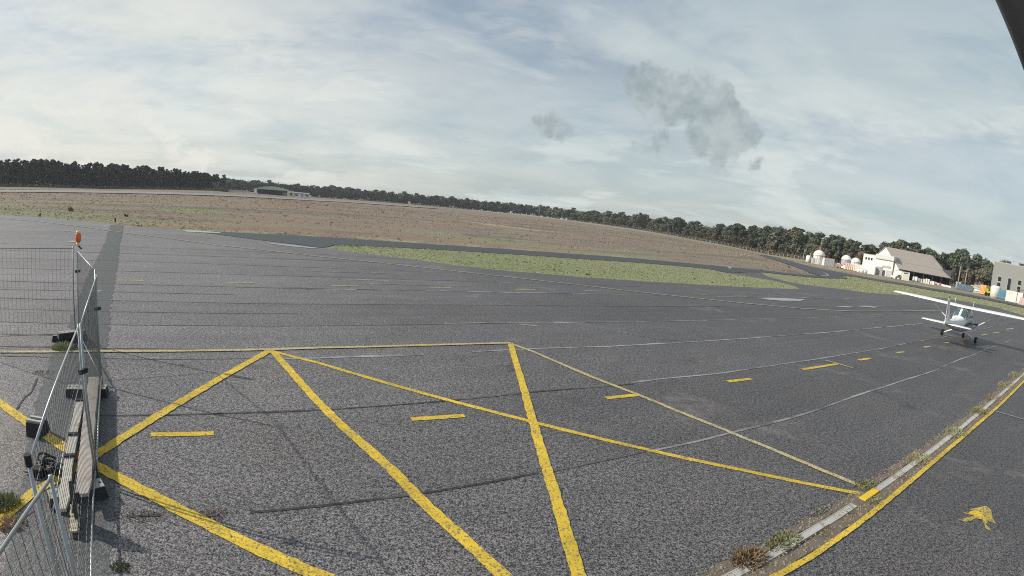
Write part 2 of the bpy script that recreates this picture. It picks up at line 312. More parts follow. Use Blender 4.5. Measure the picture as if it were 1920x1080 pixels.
def plain(name, c, rough=.7, var=.12, scale=3.0, spec=.3, metal=0.0, bump=0.0, dirt=None, stretch=(1, 1, 1), rnd=0.0):
    m, t, b = pmat(name)
    co = t.scale3(t.new('ShaderNodeTexCoord').outputs['Object'], stretch)
    n1 = t.noise(co, scale, 5, .6); n2 = t.noise(co, scale * 6, 3, .6)
    f = t.math('ADD', t.math('MULTIPLY', t.math('SUBTRACT', n1, .5), 2 * var), t.math('MULTIPLY', t.math('SUBTRACT', n2, .5), var))
    f = t.math('ADD', f, 1.0)
    if rnd:
        ri = t.new('ShaderNodeObjectInfo').outputs['Random']
        f = t.math('MULTIPLY', f, t.ramp(ri, 0, 1, 1 - rnd, 1 + rnd, False))
    cc = t.vmath('SCALE', (*c[:3],), scale=f)
    if dirt: cc = t.mix(t.ramp(t.noise(co, scale * .7, 6, .65, .5), .52, .72), cc, dirt)
    t.put(b, 'Base Color', cc); b.inputs['Roughness'].default_value = rough
    b.inputs['Specular IOR Level'].default_value = spec; b.inputs['Metallic'].default_value = metal
    if bump:
        bp = t.new('ShaderNodeBump'); bp.inputs['Strength'].default_value = bump; bp.inputs['Distance'].default_value = .02
        t.put(bp, 'Height', n2); t.l.new(bp.outputs[0], b.inputs['Normal'])
    return m


FA = FAM                                                # heading of the paving lanes
du = (math.cos(FA), math.sin(FA), 0); dn = (-math.sin(FA), math.cos(FA), 0)


def asphalt(name, dark, light, lane=True, amt=1.0, tint=(1, 1, 1), speck=1.0, pale_end_stains=False):
    m, t, b = pmat(name)
    P = t.new('ShaderNodeNewGeometry').outputs['Position']
    agg = t.noise(P, 42, 2, .7)                          # stone chippings
    agg2 = t.noise(P, 15, 3, .9)                       # clusters of stones at every larger size
    spk = t.math('ADD', t.math('MULTIPLY', t.ramp(agg, .44, .62), .60), t.math('MULTIPLY', t.ramp(agg2, .43, .62), .40))
    spk = t.math('ADD', t.math('MULTIPLY', t.math('SUBTRACT', spk, .5), speck), .5)
    c = t.mix(spk, dark, light)
    big = t.noise(P, .16, 5, .6, .3); mid = t.noise(P, 1.1, 5, .62)
    f = t.math('ADD', 1.0, t.math('ADD', t.math('MULTIPLY', t.math('SUBTRACT', big, .5), .46 * amt), t.math('MULTIPLY', t.math('SUBTRACT', mid, .5), .22 * amt)))
    if lane:
        v = t.math('DIVIDE', t.math('SUBTRACT', t.vmath('DOT_PRODUCT', P, dn), 2.80), 3.113)
        wn = t.new('ShaderNodeTexWhiteNoise', noise_dimensions='1D'); t.put(wn, 'W', t.math('FLOOR', v))
        f = t.math('MULTIPLY', f, t.ramp(wn.outputs[0], 0, 1, .90, 1.09, False))
        str_ = t.noise(t.scale3(P, (1, 1, 1)), .5, 2)
        # long tyre and roller streaks along the lanes
        u = t.vmath('DOT_PRODUCT', P, du); vv = t.vmath('DOT_PRODUCT', P, dn)
        cb = t.new('ShaderNodeCombineXYZ'); t.put(cb, 0, t.math('MULTIPLY', u, .05)); t.put(cb, 1, t.math('MULTIPLY', vv, 1.4))
        st = t.noise(cb.outputs[0], 1.0, 5, .6)
        f = t.math('MULTIPLY', f, t.ramp(st, .25, .75, .84, 1.14, False))
    if pale_end_stains:                                              # paler towards the left end, darker towards the right, broken up by noise
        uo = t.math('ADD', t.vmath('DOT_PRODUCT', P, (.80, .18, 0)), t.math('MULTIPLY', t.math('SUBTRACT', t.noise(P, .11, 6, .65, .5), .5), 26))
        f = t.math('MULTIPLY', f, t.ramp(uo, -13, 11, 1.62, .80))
    c = t.vmath('SCALE', c, scale=f)
    warm = t.noise(P, .35, 4, .6)
    if pale_end_stains:                                              # washed-out dusty patches, oil and drip stains
        dust = t.math('MULTIPLY', t.ramp(t.noise(P, .30, 6, .68, .6), .54, .70), t.ramp(t.noise(P, 2.2, 4, .7), .35, .65))
        c = t.mix(t.math('MULTIPLY', dust, .70), c, (.225, .20, .19))
        oil = t.math('MULTIPLY', t.ramp(t.noise(t.vmath('ADD', P, (17, 3, 0)), .42, 6, .66, .8), .62, .74), .45)
        c = t.vmath('SCALE', c, scale=t.math('SUBTRACT', 1.0, oil))
    c = t.mix(t.ramp(warm, .48, .70, 0, .55), c, t.vmath('MULTIPLY', c, (1.08, 1.0, .88)))
    c = t.vmath('MULTIPLY', c, tint)
    t.put(b, 'Base Color', c)
    b.inputs['Roughness'].default_value = .62; b.inputs['Specular IOR Level'].default_value = .50
    bp = t.new('ShaderNodeBump'); bp.inputs['Strength'].default_value = .8; bp.inputs['Distance'].default_value = .014
    t.put(bp, 'Height', t.math('ADD', agg, agg2)); t.l.new(bp.outputs[0], b.inputs['Normal'])
    return m


M_APRON = asphalt('apron_asphalt', (.007, .007, .009), (.288, .266, .268), pale_end_stains=True)
M_PATCH = asphalt('patch_asphalt', (.030, .034, .037), (.150, .156, .160), lane=False, amt=.9, speck=1.0)
M_NEW = asphalt('new_asphalt', (.030, .032, .036), (.075, .078, .086), lane=False, amt=.5)
M_RUNWAY = asphalt('runway_concrete', (.19, .178, .16), (.29, .275, .25), lane=False, amt=.4)


def paint(name, c, under=(.12, .115, .11), wear=.48, pale=None):
    m, t, b = pmat(name)
    P = t.new('ShaderNodeNewGeometry').outputs['Position']
    agg = t.noise(P, 34, 2, .7); mid = t.noise(P, 2.3, 6, .65)
    f = t.math('ADD', t.math('MULTIPLY', agg, .92), t.math('MULTIPLY', mid, .22))
    k = t.ramp(f, wear - .07, wear + .10)                 # paint is lost from the hollows between stones
    cc = t.vmath('SCALE', c, scale=t.math('MULTIPLY', t.ramp(t.noise(P, 5, 4), .2, .8, .72, 1.12, False), t.ramp(t.noise(P, .7, 4), .3, .7, .82, 1.08)))
    if pale: cc = t.mix(t.ramp(t.noise(P, .25, 3), .35, .65), cc, pale)
    t.put(b, 'Base Color', t.mix(k, under, cc))
    b.inputs['Roughness'].default_value = .7; b.inputs['Specular IOR Level'].default_value = .3
    bp = t.new('ShaderNodeBump'); bp.inputs['Strength'].default_value = .45; bp.inputs['Distance'].default_value = .012
    t.put(bp, 'Height', agg); t.l.new(bp.outputs[0], b.inputs['Normal'])
    return m


M_YEL = paint('yellow_road_paint', (.76, .525, .045), wear=.475)
M_YELP = paint('pale_yellow_road_paint', (.60, .47, .16), wear=.50, pale=(.52, .46, .27))
M_TAXI = paint('faded_taxi_line_paint', (.52, .45, .25), wear=.50, pale=(.46, .44, .36))
M_YELW = paint('nearly_worn_off_yellow_paint', (.74, .52, .05), wear=.545)
M_YELF = paint('almost_gone_yellow_paint', (.58, .46, .16), wear=.53, pale=(.50, .44, .25))
M_WHT = paint('white_road_paint', (.55, .55, .52), wear=.55)


def joint_mat(name, c, lo, hi):
    m, t, b = pmat(name)
    P = t.new('ShaderNodeNewGeometry').outputs['Position']
    k = t.ramp(t.noise(P, .55, 6, .7), lo, hi)
    k2 = t.ramp(t.noise(P, 9, 3, .7), .25, .6, .35, 1)
    t.put(b, 'Base Color', t.mix(t.math('MULTIPLY', k, k2), (.118, .113, .112), c))
    b.inputs['Roughness'].default_value = .8; b.inputs['Specular IOR Level'].default_value = .3
    return m


M_JDARK = joint_mat('tar_joint', (.030, .030, .032), .36, .52)
M_JMID = joint_mat('worn_tar_joint', (.055, .054, .056), .42, .60)
M_JWHT = joint_mat('bleached_joint', (.36, .36, .37), .36, .62)
M_RUB = joint_mat('rubber_trace', (.055, .055, .058), .30, .60)

m, t, b = pmat('puddle_water'); M_WATER = m
P = t.new('ShaderNodeNewGeometry').outputs['Position']
b.inputs['Base Color'].default_value = (.05, .05, .05, 1); b.inputs['Roughness'].default_value = .06; b.inputs['Specular IOR Level'].default_value = .9

# ground: heath, green verge and pale dry grass mixed by broad masks
m, t, b = pmat('field_ground'); M_FIELD = m
P = t.new('ShaderNodeNewGeometry').outputs['Position']
at_ = t.new('ShaderNodeAttribute', attribute_name='cover'); sp = t.new('ShaderNodeSeparateColor'); t.l.new(at_.outputs['Color'], sp.inputs[0])
nA = t.noise(P, .030, 7, .66, .8); nB = t.noise(P, .35, 6, .66, .3); nC = t.noise(P, 2.6, 4, .7)
heath = t.mix(t.ramp(nA, .36, .64), (.242, .195, .160), (.255, .214, .168))
heath = t.mix(t.ramp(nB, .42, .68), heath, (.185, .158, .145))
heath = t.mix(t.ramp(t.noise(P, .05, 6, .62, 1.0), .50, .64, 0, .9), heath, (.265, .198, .160))
heath = t.mix(t.ramp(t.noise(t.vmath('ADD', P, (40, 9, 0)), .04, 6, .62, 1.0), .50, .62, 0, .85), heath, (.25, .232, .165))
heath = t.mix(t.ramp(t.noise(t.vmath('ADD', P, (9, 70, 0)), .055, 7, .68, .8), .53, .66, 0, .75), heath, (.135, .118, .108))
tu = t.vmath('DOT_PRODUCT', P, (.80, .60, 0)); tv = t.vmath('DOT_PRODUCT', P, (-.60, .80, 0))
cbn = t.new('ShaderNodeCombineXYZ'); t.put(cbn, 0, t.math('MULTIPLY', tu, .010)); t.put(cbn, 1, t.math('MULTIPLY', tv, .055))
bandA = t.noise(cbn.outputs[0], 1.0, 5, .62, .35); bandB = t.noise(t.vmath('ADD', cbn.outputs[0], (7, 3, 0)), 1.7, 5, .62, .35); bandC = t.noise(t.vmath('ADD', cbn.outputs[0], (2, 11, 0)), 1.2, 6, .62, .35)
heath = t.mix(t.ramp(bandA, .47, .60, 0, .75), heath, (.285, .185, .135))
heath = t.mix(t.ramp(bandB, .50, .62, 0, .75), heath, (.250, .240, .150))
heath = t.mix(t.ramp(bandC, .52, .64, 0, .70), heath, (.150, .125, .108))
green = t.mix(t.ramp(nB, .35, .68), (.258, .272, .148), (.300, .298, .182))
green = t.mix(t.ramp(nA, .40, .62), green, (.232, .258, .132))
green = t.mix(t.ramp(nC, .50, .72, 0, .6), green, (.21, .218, .122))
dry = t.mix(t.ramp(nB, .3, .7), (.31, .275, .19), (.36, .33, .235))
wv = t.math('MULTIPLY', t.math('SUBTRACT', t.math('ADD', t.math('MULTIPLY', nB, .6), t.math('MULTIPLY', nA, .6)), .6), 1.3)
kg = t.ramp(t.math('ADD', sp.outputs[1], wv), .36, .62)
kd = t.ramp(t.math('ADD', sp.outputs[0], wv), .36, .62)
c = t.mix(kg, heath, green); c = t.mix(kd, c, dry)
c = t.vmath('SCALE', c, scale=t.mix(kg, t.ramp(nC, .25, .75, .86, 1.12, False), t.ramp(nC, .25, .75, .70, 1.22, False)))
t.put(b, 'Base Color', c); b.inputs['Roughness'].default_value = .95; b.inputs['Specular IOR Level'].default_value = .1
bp = t.new('ShaderNodeBump'); bp.inputs['Strength'].default_value = .6; bp.inputs['Distance'].default_value = .25
t.put(bp, 'Height', t.math('ADD', nC, nB)); t.l.new(bp.outputs[0], b.inputs['Normal'])


def leafmat(name, c1, c2, tr=.25, rnd=.35):
    m, t, b = pmat(name)
    oi = t.new('ShaderNodeObjectInfo').outputs['Random']
    P = t.new('ShaderNodeNewGeometry').outputs['Position']
    n = t.noise(P, .5, 4, .6)
    c = t.mix(t.ramp(n, .3, .7), c1, c2)
    c = t.vmath('SCALE', c, scale=t.ramp(oi, 0, 1, 1 - rnd, 1 + rnd, False))
    wn = t.new('ShaderNodeTexWhiteNoise', noise_dimensions='1D'); t.put(wn, 'W', t.math('MULTIPLY', oi, 91.7))
    c = t.mix(t.ramp(wn.outputs[0], .45, 1, 0, .55), c, t.vmath('MULTIPLY', c, (1.45, 1.12, .92)))
    t.put(b, 'Base Color', c); b.inputs['Roughness'].default_value = .8; b.inputs['Specular IOR Level'].default_value = .15
    return m


M_PINE = leafmat('pine_needles', (.074, .096, .066), (.122, .140, .094))
M_DPINE = leafmat('dark_pine_needles', (.040, .052, .044), (.066, .079, .060), rnd=.3)  # darker green needles of the dense plantation
M_BROAD = leafmat('autumn_leaves', (.125, .112, .078), (.165, .135, .095))
M_BUSH = leafmat('heath_bush', (.105, .112, .070), (.150, .140, .100))
M_GRASS = leafmat('grass_blades', (.252, .270, .148), (.320, .318, .200))
M_DRY = leafmat('dry_grass_blades', (.27, .225, .185), (.33, .285, .225))
M_WEED = leafmat('weed_leaves', (.15, .17, .075), (.25, .255, .135))
M_DWEED = leafmat('dry_weed_stalks', (.22, .16, .10), (.30, .22, .14))
M_BARK = plain('pine_bark', (.085, .062, .048), .95, .3, 2)
M_GALV = plain('galvanised_steel', (.34, .36, .37), .45, .12, 4, .5, .55)
M_DGALV = plain('dull_galvanised_steel', (.22, .23, .24), .55, .15, 4, .5, .5)
M_WIRE = plain('mesh_wire', (.16, .165, .17), .5, .1, 4, .4, .4)
M_BLACK = plain('black_plastic', (.014, .014, .018), .5, .2, 6, .4)
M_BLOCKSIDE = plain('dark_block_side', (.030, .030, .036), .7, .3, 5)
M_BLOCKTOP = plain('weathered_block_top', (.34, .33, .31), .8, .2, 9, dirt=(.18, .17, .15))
M_WOOD = plain('weathered_plank', (.46, .41, .37), .85, .25, 2.2, bump=.4, dirt=(.34, .24, .20), stretch=(2, 2, 2))
M_WOOD2 = plain('grey_plank', (.47, .45, .40), .85, .22, 2.2, bump=.4, dirt=(.27, .23, .19), stretch=(2, 2, 2))
M_WOODD = plain('dark_board', (.045, .042, .042), .85, .3, 3)
M_DIRT = plain('drain_dirt', (.165, .135, .105), .95, .35, 5, bump=.6, dirt=(.24, .19, .14))
M_GRATE = plain('grating_steel', (.47, .46, .43), .65, .15, 6, .4, .15, dirt=(.30, .27, .22))
M_GRATEY = plain('yellow_painted_grating', (.76, .50, .03), .6, .12, 8)
M_ORANGE = plain('orange_lamp_shell', (.80, .14, .03), .4, .1, 12, .5)
M_CREAM = plain('cream_plastic', (.70, .60, .42), .5, .1, 8)
M_WHITE = plain('white_aircraft_paint', (.80, .80, .78), .32, .04, 2, .5)
M_GREYP = plain('grey_aircraft_paint', (.50, .50, .54), .4, .08, 2, .5)
M_STRIPE = plain('navy_stripe', (.03, .035, .07), .4, .08, 3, .5)
M_TYRE = plain('tyre_rubber', (.016, .016, .017), .8, .2, 9)
M_RED = plain('red_plastic', (.50, .03, .02), .4, .1, 5)
m, t, b = pmat('tinted_cabin_glass'); M_GLASS = m
b.inputs['Base Color'].default_value = (.055, .115, .125, 1); b.inputs['Roughness'].default_value = .08; b.inputs['Specular IOR Level'].default_value = .8
m, t, b = pmat('dark_window_glass'); M_WIN = m
b.inputs['Base Color'].default_value = (.015, .018, .028, 1); b.inputs['Roughness'].default_value = .12; b.inputs['Specular IOR Level'].default_value = .6

# ================================================================ ground
def inside(px, py, poly):
    poly = np.asarray(poly); x, y = px, py; r = np.zeros(x.shape, bool); j = len(poly) - 1
    for i in range(len(poly)):
        xi, yi = poly[i]; xj, yj = poly[j]
        c = ((yi > y) != (yj > y)) & (x < (xj - xi) * (y - yi) / (yj - yi + 1e-12) + xi)
        r ^= c; j = i
    return r


ISLAND = TAXI_BOT[5:] + APRON_R[::-1]
VERGE_R = LINK_BOT + ROAD_BOT[6:] + [(170, 120), (70, 35)] + APRON_B[::-1]
VERGE_T = ROAD_TOP[::-1] + [(100, 212), (150, 240), (215, 215), (235, 150)]


def cover(x, y):
    """masks of green and of pale dry growth"""
    az = np.degrees(np.arctan2(x, y)); D = np.hypot(x, y)
    gr = np.zeros_like(x); dr = np.zeros_like(x)
    gr[inside(x, y, ISLAND)] = .92
    gr[inside(x, y, VERGE_R)] = .62; dr[inside(x, y, VERGE_R)] = .36
    gr[inside(x, y, VERGE_T)] = .35; dr[inside(x, y, VERGE_T)] = .5
    fl = np.interp(az, [-90, -56, -46, -40, -33, -28, -22, -10], [95, 92, 92, 82, 66, 58, 45, 40])
    sg_ = np.clip((fl - D) / 30 + .5, 0, 1) * np.clip((-22 - az) / 9, 0, 1) * np.interp(az, [-60, -46, -36, -28], [.50, .48, .44, .36])
    dr = np.maximum(dr, sg_ * .45)
    g2 = np.exp(-((az + 34) / 5.5) ** 2) * np.exp(-((D - 86) / 13) ** 2) * .70
    gr = np.maximum(gr, np.maximum(sg_, g2))
    # pale rough edge along the new taxiway
    tt = np.array(TAXI_TOP); d2 = np.min(np.hypot(x[:, None] - tt[None, :, 0], y[:, None] - tt[None, :, 1]), axis=1) if len(x) < 400000 else 99
    e = np.clip(1.2 - d2 / 11, 0, 1) * (D > 36) * (az < 24); gr = np.maximum(gr, e * .46); dr = np.maximum(dr, e * .44)
    st = inside(x, y, STRIPE); dr[st] = 1
    far = (az > -5) & (D > np.interp(az, [-5, 10, 19, 27, 33], [560, 400, 320, 262, 220])); dr[far] = np.maximum(dr[far], .55)
    rw = (az < -12) & (D > 180) & (D < 420); dr[rw] = np.maximum(dr[rw], .12)
    return gr, dr


az_l = np.concatenate([np.arange(-180, -64, 4.0), np.arange(-64, 64, .25), np.arange(64, 180.1, 4.0)])
rad = np.concatenate([[.5, 6, 12, 18, 24], np.geomspace(27, 130, 132), np.geomspace(133, 760, 90), [900, 1200, 1800, 3000, 5000, 9000]])
A, Dg = np.meshgrid(np.radians(az_l), rad)
X = Dg * np.sin(A); Y = Dg * np.cos(A); Z = terrain(X, Y)
bumps = (np.sin(X * .9 + 1.3 * np.sin(Y * .31)) * np.sin(Y * .77 + X * .13)) * .03
gr, dr = cover(X.ravel(), Y.ravel())
Z = Z + np.where((Dg > 100), bumps, 0) - .004
nr, nc = X.shape
idx = np.arange(nr * nc).reshape(nr, nc)
q = np.stack([idx[:-1, :-1], idx[:-1, 1:], idx[1:, 1:], idx[1:, :-1]], -1).reshape(-1, 4)[:, ::-1]
me = bpy.data.meshes.new('field')
me.from_pydata(np.stack([X.ravel(), Y.ravel(), Z.ravel()], 1).tolist(), [], q.tolist())
ca = me.color_attributes.new('cover', 'FLOAT_COLOR', 'POINT')
ca.data.foreach_set('color', np.stack([dr, gr, 0 * gr, 0 * gr + 1], 1).astype(np.float32).ravel())
me.materials.append(M_FIELD); me.polygons.foreach_set('use_smooth', [True] * len(me.polygons))
tag(link('field', me), kind='structure')


def sheet(name, poly, mat, off, kind='structure', wob=0, flat=False):
    from mathutils.geometry import tessellate_polygon
    rnd = random.Random(len(poly) * 7 + int(off * 1e4)); P = []
    for i, p in enumerate(poly):
        qn = poly[(i + 1) % len(poly)]
        L = math.hypot(qn[0] - p[0], qn[1] - p[1]); D = math.hypot(*p)
        n = max(1, min(40, int(L / max(.35, D * .02)))) if wob else 1
        for k in range(n):
            f = k / n; j = wob * (1 + D * .012)
            P.append((p[0] + (qn[0] - p[0]) * f + rnd.uniform(-j, j), p[1] + (qn[1] - p[1]) * f + rnd.uniform(-j, j)))
    tri = tessellate_polygon([[Vector((x, y, 0)) for x, y in P]])
    vs = [(x, y, off if flat else tz(x, y) + off * (1 + math.hypot(x, y) * .03)) for x, y in P]
    me = bpy.data.meshes.new(name); me.from_pydata(vs, [], [tuple(f) for f in tri]); me.materials.append(mat)
    b = bmesh.new(); b.from_mesh(me)
    for f in b.faces:
        f.normal_update()
        if f.normal.z < 0: f.normal_flip()
    b.to_mesh(me); b.free()
    return tag(link(name, me), kind=kind)


def ribbon(a, b): return a + b[::-1]


def rib(name, a, b, mat, off, wob=0, N=160):
    rnd = random.Random(len(a) * 13 + N); out = []
    for L in (a, b):
        L = np.array(L); s = np.r_[0, np.cumsum(np.hypot(*np.diff(L, axis=0).T))]
        q = np.linspace(0, s[-1], N); out.append(np.stack([np.interp(q, s, L[:, 0]), np.interp(q, s, L[:, 1])], 1))
    W = 4; vs = []; fs = []
    for i in range(N):
        A_, B_ = out[0][i], out[1][i]; D = math.hypot(*A_)
        for k in range(W + 1):
            p = A_ + (B_ - A_) * k / W; j = wob * (1 + D * .012) if k in (0, W) else 0
            x, y = p[0] + rnd.uniform(-j, j), p[1] + rnd.uniform(-j, j)
            vs.append((x, y, tz(x, y) + off * (1 + math.hypot(x, y) * .03)))
        if i:
            for k in range(W):
                m = (i - 1) * (W + 1) + k; fs.append((m, m + 1, m + W + 2, m + W + 1))
    me = bpy.data.meshes.new(name); me.from_pydata(vs, [], fs); me.materials.append(mat)
    b_ = bmesh.new(); b_.from_mesh(me)
    for f in b_.faces:
        f.normal_update()
        if f.normal.z < 0: f.normal_flip()
    b_.to_mesh(me); b_.free()
    return tag(link(name, me), kind='structure')


apron = [(-75, 30), (-46, 41.5)] + APRON + TAXI_BOT[:6] + APRON_R + APRON_B + [(150, 60), (150, -40), (-75, -40)]
# the apron runs under the new taxiway mouth, which lies one sheet higher
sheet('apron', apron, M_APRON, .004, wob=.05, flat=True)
rib('taxiway', TAXI_TOP, TAXI_BOT, M_NEW, .010, wob=.03)
rib('taxiway_link', LINK_TOP, LINK_BOT, M_NEW, .014, wob=.03)
rib('service_road', ROAD_TOP, ROAD_BOT, M_NEW, .018, wob=.03)
sheet('road_junction', ROAD_TRI, M_NEW, .022)
rib('runway', RUN_TOP, RUN_BOT, M_RUNWAY, .030)
rib('tarmac_patch', PATCH_L, PATCH_R, M_PATCH, .0065, wob=.05, N=240)


def strip(name, pts, wdt, mat, z, jit=.05, step=.6, seed=1, wfun=None):
    rnd = random.Random(seed); P = []
    for a, b in zip(pts[:-1], pts[1:]):
        L = math.hypot(b[0] - a[0], b[1] - a[1]); n = max(1, min(160, int(L / step)))
        P += [(a[0] + (b[0] - a[0]) * k / n, a[1] + (b[1] - a[1]) * k / n) for k in range(n)]
    P.append(pts[-1]); vs = []; fs = []
    for i, p in enumerate(P):
        a = P[max(i - 1, 0)]; b = P[min(i + 1, len(P) - 1)]
        dx, dy = b[0] - a[0], b[1] - a[1]; L = math.hypot(dx, dy) or 1
        nx, ny = -dy / L, dx / L; wv = wdt * (wfun(i / len(P)) if wfun else 1)
        for s in (-1, 1):
            h = s * wv / 2 * (1 + rnd.uniform(-jit, jit))
            x, y = p[0] + nx * h, p[1] + ny * h
            vs.append((x, y, tz(x, y) + z * (1 + math.hypot(x, y) * .02)))
        if i: fs.append((2 * i - 2, 2 * i - 1, 2 * i + 1, 2 * i))
    me = bpy.data.meshes.new(name); me.from_pydata(vs, [], fs); me.materials.append(mat)
    b = bmesh.new(); b.from_mesh(me)
    for f in b.faces:
        f.normal_update()
        if f.normal.z < 0: f.normal_flip()
    b.to_mesh(me); b.free()
    return tag(link(name, me), kind='structure')


def U(p): return p[0] * du[0] + p[1] * du[1]
S2U = [U(p) for p in S2PX]; S1U = [U(p) for p in S1PX]
def fam(u, v): return (u * du[0] + v * dn[0], u * du[1] + v * dn[1])


rj = random.Random(4)
def joint(v, u0, u1, wdt, mat, seed, wig=.045):
    n = int((u1 - u0) / 1.2); pts = []
    r = random.Random(seed); o = 0
    for k in range(n + 1):
        o = o * .8 + r.uniform(-wig, wig)
        pts.append(fam(u0 + (u1 - u0) * k / n, v + o))
    strip('paving_joint', pts, wdt, mat, .0090, .35, 1.2, seed)


joint(OFF['S1'], S1U[0], S1U[1], .055, M_JDARK, 1); joint(OFF['S1'], S1U[1], 60, .075, M_JWHT, 2)
joint(OFF['S2'], S2U[0], S2U[1], .055, M_JDARK, 3); joint(OFF['S2'], S2U[1], S2U[2], .03, M_JMID, 43); joint(OFF['S2'], S2U[2], 45, .075, M_JWHT, 4)
joint(OFF['S3'] + .75, -14, 8, .035, M_JMID, 5); joint(OFF['S3'], -10, 2, .03, M_JMID, 55); joint(OFF['S3'], 6, 60, .085, M_JWHT, 6)
joint(OFF['S4'], -17, 12, .04, M_JMID, 7); joint(OFF['S4'], 10, 55, .06, M_JWHT, 8)
joint(OFF['S5'], -20, 25, .045, M_JMID, 9)
for i, v in enumerate((21.55, 24.7, 27.8, 30.9, 34.0)):
    joint(v, -40 - i * 4, 6, .05, M_JMID, 20 + i); joint(v + .1, 2, 24, .05, M_JWHT if i % 2 == 0 else M_JMID, 30 + i)
joint(14.0, -16, -4, .03, M_JMID, 41); joint(16.9, -20, 2, .03, M_JMID, 42); joint(19.9, -24, 0, .04, M_JMID, 47)
rb = random.Random(31)
for i in range(30):                                      # bleached lengths of joint and odd scuffs further out
    v = OFF['S1'] + 3.113 * rb.choice((1.0, 2.03, 3.05, 4.05, 5.05, 6.1, 4.5)) + rb.uniform(-.06, .06); u = rb.uniform(-6, 46); L_ = rb.uniform(1.2, 5.5)
    if v > 24.5 and u > 22: continue
    strip('bleached_mark', [fam(u + L_ * k / 4, v + rb.uniform(-.03, .03)) for k in range(5)], rb.uniform(.05, .12), M_JWHT, .0096, .4, .6, 600 + i)
for i, s in enumerate(WHITEJ): strip('bleached_mark', s, .10 + .002 * math.hypot(*s[0]), M_JWHT, .0095, .3, 1, 60 + i)
for i, s in list(enumerate(RUB))[1:]: strip('rubber_trace', s, (.07, .06)[i], M_RUB if i == 0 else M_JWHT, .0100, .3, .5, 80 + i)
for i, s in enumerate(CRACK): strip('pavement_crack', s, .035, M_JDARK, .0100, .6, .12, 90 + i)
for k, (pts, wd) in LINES.items():
    mat = {'taxi_line': M_TAXI, 'white': M_WHT, 'top': M_YELP, 'Lb': M_YELP, 'Tbar': M_YELP}.get(k, M_YEL)
    nm = {'taxi_line': 'taxi_line', 'white': 'white_line'}.get(k, 'yellow_line')
    strip(nm, pts, wd, mat, .0112 + .0008 * sorted(LINES).index(k), .13 if k not in ('taxi_line', 'top') else .1, .11 if k not in ('taxi_line',) else .5, sum(map(ord, k)))
for i, s in enumerate(DASH): strip('yellow_dash', s, .14 + .0012 * math.hypot(*s[0]), M_YELF if 11 < i else M_YELP if i > 5 else M_YEL, .0105, .06, .4, 100 + i)
strip('kerb_line', KERB1, .35, M_WHT, .03, .2, .5, 401); strip('kerb_line', KERB2, .35, M_WHT, .03, .2, .5, 402)
for i, p in enumerate(PUD): sheet('puddle', p, M_WATER, .012)
cxs, cys = sum(p[0] for p in SPLAT) / len(SPLAT), sum(p[1] for p in SPLAT) / len(SPLAT)
sheet('paint_splash', SPLAT, M_YELW, .0092, wob=.02)
sheet('paint_splash', [(cxs + .13 * math.cos(a) * (1 + .25 * math.sin(3 * a)), cys + .10 + .19 * math.sin(a) * (1 + .2 * math.cos(2 * a))) for a in np.linspace(0, 6.1, 18)], M_YEL, .0100, wob=.01)
for i, (ax, ay) in enumerate(((-.36, -.10), (.10, -.22), (-.26, .12), (.16, .02))):
    strip('paint_splash', [(cxs, cys + .08), (cxs + ax * .6, cys + .08 + ay * .7), (cxs + ax, cys + .08 + ay * 1.2)], .07, M_YELW, .0096 - .0002 * i, .5, .05, 300 + i, wfun=lambda f: 1.3 - f)


# grass and heath growing out of the ground
def blades(pts, hmin, hmax, nb, wdt, rnd, lean=.5):
    vs = []; fs = []
    for x, y, s in pts:
        z = tz(x, y) - .01
        for k in range(nb):
            th = rnd.uniform(0, 2 * math.pi); r = rnd.uniform(0, .12) * s; h = rnd.uniform(hmin, hmax) * s
            bx, by = x + r * math.cos(th), y + r * math.sin(th); ph = rnd.uniform(0, math.pi)
            wx, wy = math.cos(ph) * wdt * s, math.sin(ph) * wdt * s
            lx, ly = math.cos(th) * h * lean * rnd.random(), math.sin(th) * h * lean * rnd.random()
            n = len(vs)
            vs += [(bx - wx, by - wy, z), (bx + wx, by + wy, z), (bx + lx + wx * .25, by + ly + wy * .25, z + h), (bx + lx - wx * .25, by + ly - wy * .25, z + h)]
            fs.append((n, n + 1, n + 2, n + 3))
    return vs, fs


def stuff(name, vs, fs, mat):
    me = bpy.data.meshes.new(name); me.from_pydata(vs, [], fs); me.materials.append(mat)
    return tag(link(name, me), kind='stuff')


rg = random.Random(11); nrng = np.random.default_rng(5)
def scatter(n, az0, az1, d0, d1, test):
    a = np.radians(nrng.uniform(az0, az1, n)); d = np.sqrt(nrng.uniform(d0 * d0, d1 * d1, n))
    x, y = d * np.sin(a), d * np.cos(a); k = test(x, y)
    return x[k], y[k]


ROADS = [ribbon(TAXI_TOP, TAXI_BOT), ribbon(LINK_TOP, LINK_BOT), ribbon(ROAD_TOP, ROAD_BOT), ROAD_TRI, apron, ribbon(RUN_TOP, RUN_BOT)]
def offroad(x, y):
    k = np.ones(x.shape, bool)
    for r in ROADS: k &= ~inside(x, y, r)
    return k


